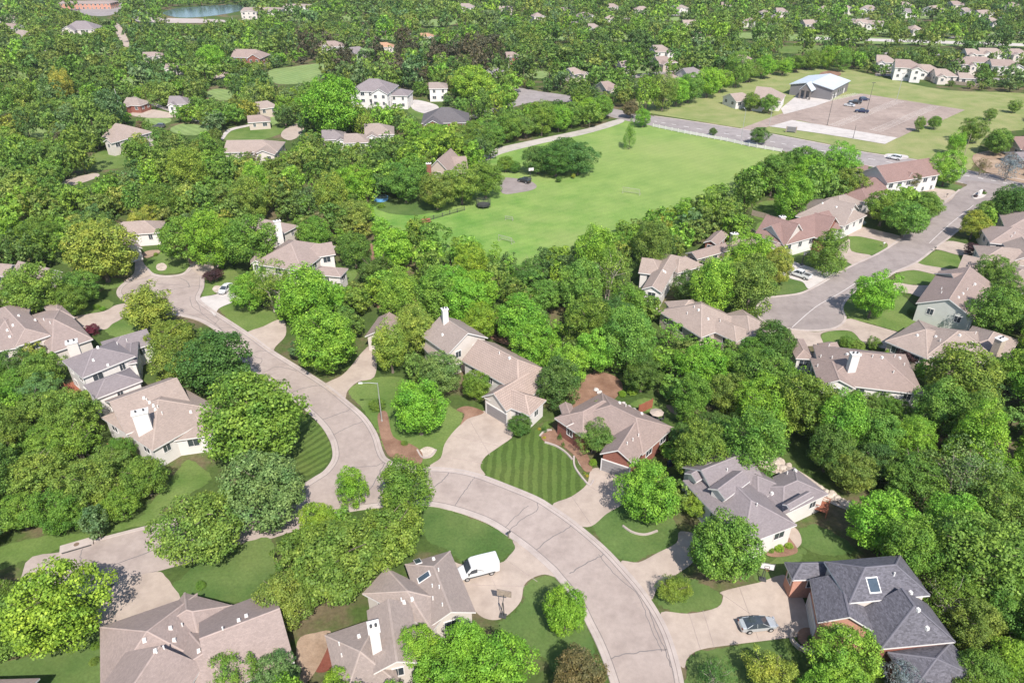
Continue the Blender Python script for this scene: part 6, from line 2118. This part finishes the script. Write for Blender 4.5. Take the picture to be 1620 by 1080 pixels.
fence([(1189, 341), (1209, 346), (1229, 352)], 'short gray board fence left of the red brown gabled house', 1.7, 2.4, 'wood', boards=True)
fence([(672, 351), (700, 343), (735, 333)], 'black wire fence between the garden and the meadow', 1.2, 2.2, 'darkmetal', rails=(.2, .45, .7, .95, 1.15), rh=.05)
fence([(1400, 112), (1460, 126), (1500, 133), (1560, 140)], 'long brown board fence behind the townhouses', 1.8, 3.0, 'wood', boards=True)
fence([(1180, 362), (1195, 372)], 'low stone coloured fence left of the red brown gabled house', 1.2, 2.0, 'rock', boards=True)
fence([(1010, 655), (1031, 645)], 'red cedar screen fence beside the patio umbrella', 2.0, 1.6, 'redwood', boards=True)

# lumber stacks and a picnic table by the garden fence
p = gp(674, 351)
t = empty('picnic_table', (p.x, p.y, 0), .3); tag(t, 'brown timber picnic table at the corner of the garden fence', 'table')
mb = MB(); mb.box((0, 0, .78), (2.6, 1.1, .1)); mb.build('tabletop', M['redwood'], t)
for s in (-1, 1):
    mb = MB(); mb.box((0, s * .95, .45), (2.6, .4, .08)); mb.build('bench', M['redwood'], t)
    mb = MB(); mb.tube((s * .9, -.9, 0), (s * .9, .3, .76), .06, n=6); mb.tube((s * .9, .9, 0), (s * .9, -.3, .74), .06, n=6); mb.build('leg', M['wood'], t)

# patio table with umbrella behind the brick ranch house
p = gp(1037, 668, .1)
t = empty('patio_umbrella', (p.x, p.y, .1)); tag(t, 'pale patio umbrella standing over garden chairs behind the brick ranch house', 'umbrella')
mb = MB(); mb.tube((0, 0, 0), (0, 0, 2.5), .04, n=8); mb.build('pole', M['metal'], t)
mb = MB()
ringp = [(1.25 * math.cos(i * math.pi / 4), 1.25 * math.sin(i * math.pi / 4), 2.2) for i in range(8)]
for i in range(8):
    mb.poly([ringp[i], ringp[(i + 1) % 8], (0, 0, 2.65)])
    mb.poly([tuple(Vector(ringp[(i + 1) % 8]) - Vector((0, 0, .04))), tuple(Vector(ringp[i]) - Vector((0, 0, .04))), (0, 0, 2.6)])
mb.build('canopy', M['concrete'], t)
t = empty('patio_table', (p.x, p.y, .1)); tag(t, 'round dark patio table under the pale umbrella', 'table')
mb = MB(); mb.tube((0, 0, .68), (0, 0, .73), .65, n=18); mb.build('tabletop', M['darkmetal'], t)
for i in range(3):
    a = i * 2.1
    mb = MB(); mb.tube((.5 * math.cos(a), .5 * math.sin(a), 0), (.35 * math.cos(a), .35 * math.sin(a), .69), .03, n=6); mb.build('leg', M['darkmetal'], t)
for i in range(4):
    a = i * math.pi / 2 + .4
    c = empty('patio_chair', (p.x + 1.25 * math.cos(a), p.y + 1.25 * math.sin(a), .1), a + math.pi / 2)
    tag(c, 'dark garden chair drawn up to the patio umbrella', 'chair', 'dark garden chairs round the patio umbrella')
    mb = MB(); mb.box((0, 0, .45), (.55, .55, .07)); mb.build('seat', M['darkmetal'], c)
    mb = MB(); mb.box((0, -.26, .75), (.55, .06, .6)); mb.build('backrest', M['darkmetal'], c)
    for sx in (-1, 1):
        for sy in (-1, 1):
            mb = MB(); mb.box((sx * .24, sy * .24, .21), (.05, .05, .42)); mb.build('leg', M['darkmetal'], c)

# storm drain at the side street end
p = gp(122, 866)
q1, q2 = gp(101, 876), gp(142, 864)
ang = math.atan2((q2 - q1).y, (q2 - q1).x)
t = empty('storm_drain', (p.x, p.y, 0), ang); tag(t, 'concrete storm drain inlet with a round iron lid at the side street end', 'drain')
mb = MB(); mb.box((0, .3, .17), (4.2, 1.5, .34)); mb.build('concrete_top', M['kerb'], t)
mb = MB(); mb.box((0, -.47, .17), (3.7, .06, .2)); mb.build('opening', M['darkmetal'], t)
mb = MB(); mb.tube((0, .35, .33), (0, .35, .365), .36, n=18); mb.build('lid', plain('iron_lid', (.16, .11, .08), .8), t)


def mailbox(b, label, ang=0.0, body='darkmetal'):
    p = gp(*b)
    t = empty('mailbox', (p.x, p.y, 0), ang); tag(t, label, 'mailbox')
    mb = MB(); mb.box((0, 0, .55), (.12, .12, 1.1)); mb.build('post', M['wood'], t)
    mb = MB()
    mb.ring([[(x, -.14, 1.1), (x, .14, 1.1), (x, .14, 1.26), (x, .09, 1.34), (x, -.09, 1.34), (x, -.14, 1.26)] for x in (-.28, .28)])
    mb.build('box', M[body], t)
mailbox((805, 851), 'dark mailbox at the kerb beside the dark green crescent lawn', .8)
mailbox((1347, 474), 'dark mailbox at the kerb of the corner lawn inside the court', .4)
mailbox((1397, 391), 'pale mailbox at the kerb of the lawn with a stone ring', .4, 'trim')
mailbox((1478, 398), 'dark mailbox at the kerb right of the upper court', .4)
mailbox((1497, 313), 'dark mailbox at the kerb by the gate house drive', .4)

# signs
p = gp(1251, 210)
t = empty('monument_sign', (p.x, p.y, 0), -.35); tag(t, 'gray monument sign on the grass verge below the parking lot', 'sign')
mb = MB(); mb.box((0, 0, 1.4), (3.4, .4, 1.9)); mb.build('panel', M['barnwall'], t)
for s in (-1, 1):
    mb = MB(); mb.box((s * 1.9, 0, 1.25), (.35, .5, 2.5)); mb.build('pier', M['wood'], t)

# entry island of the court, with its planter and white sign wall
p = gp(1549, 309)
t = empty('entry_island', (p.x, p.y, 0), .75); tag(t, 'pale entry island with a white marker wall at the mouth of the court', 'traffic island')
mb = MB()
pts = [(2.2 * 2.2 * math.cos(a), 1.6 * math.sin(a)) for a in [i * math.pi / 10 for i in range(20)]]
mb.ring([[(x, y, 0) for x, y in pts], [(x * .97, y * .93, .22) for x, y in pts]])
mb.build('kerb_ring', M['pale'], t)
mb = MB(); mb.box((.3, 0, .85), (2.6, .5, 1.4)); mb.build('marker_wall', M['trim'], t)
for i, (x, y, z, cl) in enumerate(((-3.2, .2, .5, 'W'), (3.4, .1, .5, 'W'), (1.9, -.8, .4, 'M'))):
    o = bpy.data.objects.new('shrub', SHAPES['round'][0][0]); COL.objects.link(o)
    o.parent = t; o.location = (x, y, .55); o.scale = (.8, .7, .5); o.color = tint(PAL[cl])

# round planter bed with a basin, before the brick garage at lower right
p = gp(1284, 1012)
t = empty('planter_wall', (p.x, p.y, 0)); tag(t, 'low curved stone planter wall before the brick garage at lower right', 'planter')
mb = MB()
for i in range(9):
    a = math.radians(150 + i * 20)
    mb.box((2.5 * math.cos(a), 1.9 * math.sin(a), .25), (.8, .38, .5), a + math.pi / 2, top=.94)
mb.build('stone_ring', M['rock'], t)
mb = MB(); mb.tube((0, 0, .05), (0, 0, .2), 1.7, n=24); mb.build('soil', M['mulch'], t)

# boulders of the rock garden
for i, (x, y) in enumerate([(1203, 733), (1212, 735), (1222, 733), (1229, 740), (1238, 742), (1244, 749), (1252, 748), (1260, 755), (1270, 758), (1279, 765), (1288, 770), (1297, 773), (1305, 781), (1315, 784), (1323, 790), (1332, 796), (1340, 800), (1231, 732), (1247, 738), (1302, 790)]):
    p = gp(x, y)
    bm = bmesh.new()
    bmesh.ops.create_icosphere(bm, subdivisions=2, radius=1)
    r_ = random.Random(i)
    for v in bm.verts:
        v.co *= r_.uniform(.8, 1.15)
        v.co.x *= 1.2; v.co.z *= .62
    me = bpy.data.meshes.new('boulder'); bm.to_mesh(me); bm.free()
    o = link('boulder', me, M['rock'], None, (p.x, p.y, .25), r_.uniform(0, 6))
    k = r_.uniform(.5, .95); o.scale = (k, k, k)
    tag(o, 'pale limestone boulder in the rock garden behind the gray dormer house', 'boulder', 'limestone boulders of the rock garden')
for i, (x, y) in enumerate([(948, 622), (943, 618), (985, 640), (995, 646), (1003, 650)]):
    p = gp(x, y)
    bm = bmesh.new(); bmesh.ops.create_icosphere(bm, subdivisions=2, radius=1)
    r_ = random.Random(i + 60)
    for v in bm.verts:
        v.co *= r_.uniform(.8, 1.15); v.co.z *= .7
    me = bpy.data.meshes.new('boulder'); bm.to_mesh(me); bm.free()
    o = link('boulder', me, M['pale'], None, (p.x, p.y, .25), r_.uniform(0, 6)); o.scale = (.55, .55, .5)
    tag(o, 'white boulder in the bare garden behind the brick ranch roof', 'boulder', 'white boulders behind the brick ranch house')

# decks
def deck(b, size, ang, z, label, mt='redwood'):
    p = gp(*b, z)
    t = empty('timber_deck', (p.x, p.y, 0), ang); tag(t, label, 'deck')
    mb = MB()
    n = int(size[1] / .3)
    for i in range(n):
        mb.box((0, -size[1] / 2 + (i + .5) * size[1] / n, z), (size[0], size[1] / n - .03, .06))
    mb.build('floorboards', M[mt], t)
    for sx in (-1, 1):
        for sy in (-1, 1):
            mb = MB(); mb.box((sx * (size[0] / 2 - .1), sy * (size[1] / 2 - .1), (z + .9) / 2), (.14, .14, z + .9)); mb.build('post', M[mt], t)
    mb = MB()
    for sy in (-1, 1):
        mb.box((0, sy * (size[1] / 2 - .1), z + .9), (size[0], .1, .08)); mb.box((0, sy * (size[1] / 2 - .1), z + .5), (size[0], .04, .05))
    mb.build('railing', M[mt], t)
deck((118, 612), (4.2, 2.8), -.85, 1.0, 'red cedar deck at the left wall of the mauve gray roofed house')
deck((190, 712), (4.0, 2.6), -.85, 1.2, 'red cedar deck at the left end of the white chimney house')
deck((1293, 798), (3.2, 2.4), -.5, 1.0, 'red cedar deck at the right end of the gray dormer house')
# blue pool cover by the meadow
p = gp(603, 316)
t = empty('garden_pool', (p.x, p.y, 0)); tag(t, 'small round blue garden pool under trees at the meadow edge', 'pool')
mb = MB(); mb.tube((0, 0, 0), (0, 0, .9), 2.2, 2.2, n=24); mb.build('pool_wall', plain('blue_vinyl', (.12, .30, .55), .4), t)
mb = MB(); mb.tube((0, 0, .9), (0, 0, .93), 2.0, 2.0, n=24); mb.build('pool_water', M['water'], t)

# bins
def bin_(b, label, mt):
    p = gp(*b)
    t = empty('wheelie_bin', (p.x, p.y, 0), random.uniform(0, 6)); tag(t, label, 'bin')
    mb = MB(); mb.box((0, 0, .5), (.55, .6, 1.0), top=1.15); mb.build('body', mt, t)
    mb = MB(); mb.box((0, .02, 1.03), (.68, .74, .08)); mb.build('lid', mt, t)
    for sx in (-1, 1):
        mb = MB(); mb.tube((sx * .2, .32, .12), (sx * .28, .32, .12), .12, n=10); mb.build('wheel', M['rubber'], t)
BL = plain('blue_plastic', (.02, .06, .32), .5)
bin_((1269, 587), 'blue bin at the rear wall of the white winged house', BL)
bin_((1059, 737), 'dark blue bin by the white side wall of the brick ranch house', carpaint('navy', (.012, .018, .06)))
# weathered oil and tyre stains are left to the paving materials

# ------------------------------------------------------------------ the air
mb = MB()
mb.box((0, 900, 49), (5600, 2900, 100))
hz = mb.build('haze', [], None)
tag(hz, kind='stuff')
m = bpy.data.materials.new('haze_air'); m.use_nodes = True
nt = m.node_tree
nt.nodes.remove(nt.nodes['Principled BSDF'])
v = nt.nodes.new('ShaderNodeVolumePrincipled')
v.inputs['Color'].default_value = (0.9, 0.93, 1.0, 1)
v.inputs['Density'].default_value = 0.00005
nt.links.new(v.outputs[0], nt.nodes['Material Output'].inputs['Volume'])
hz.data.materials.append(m)
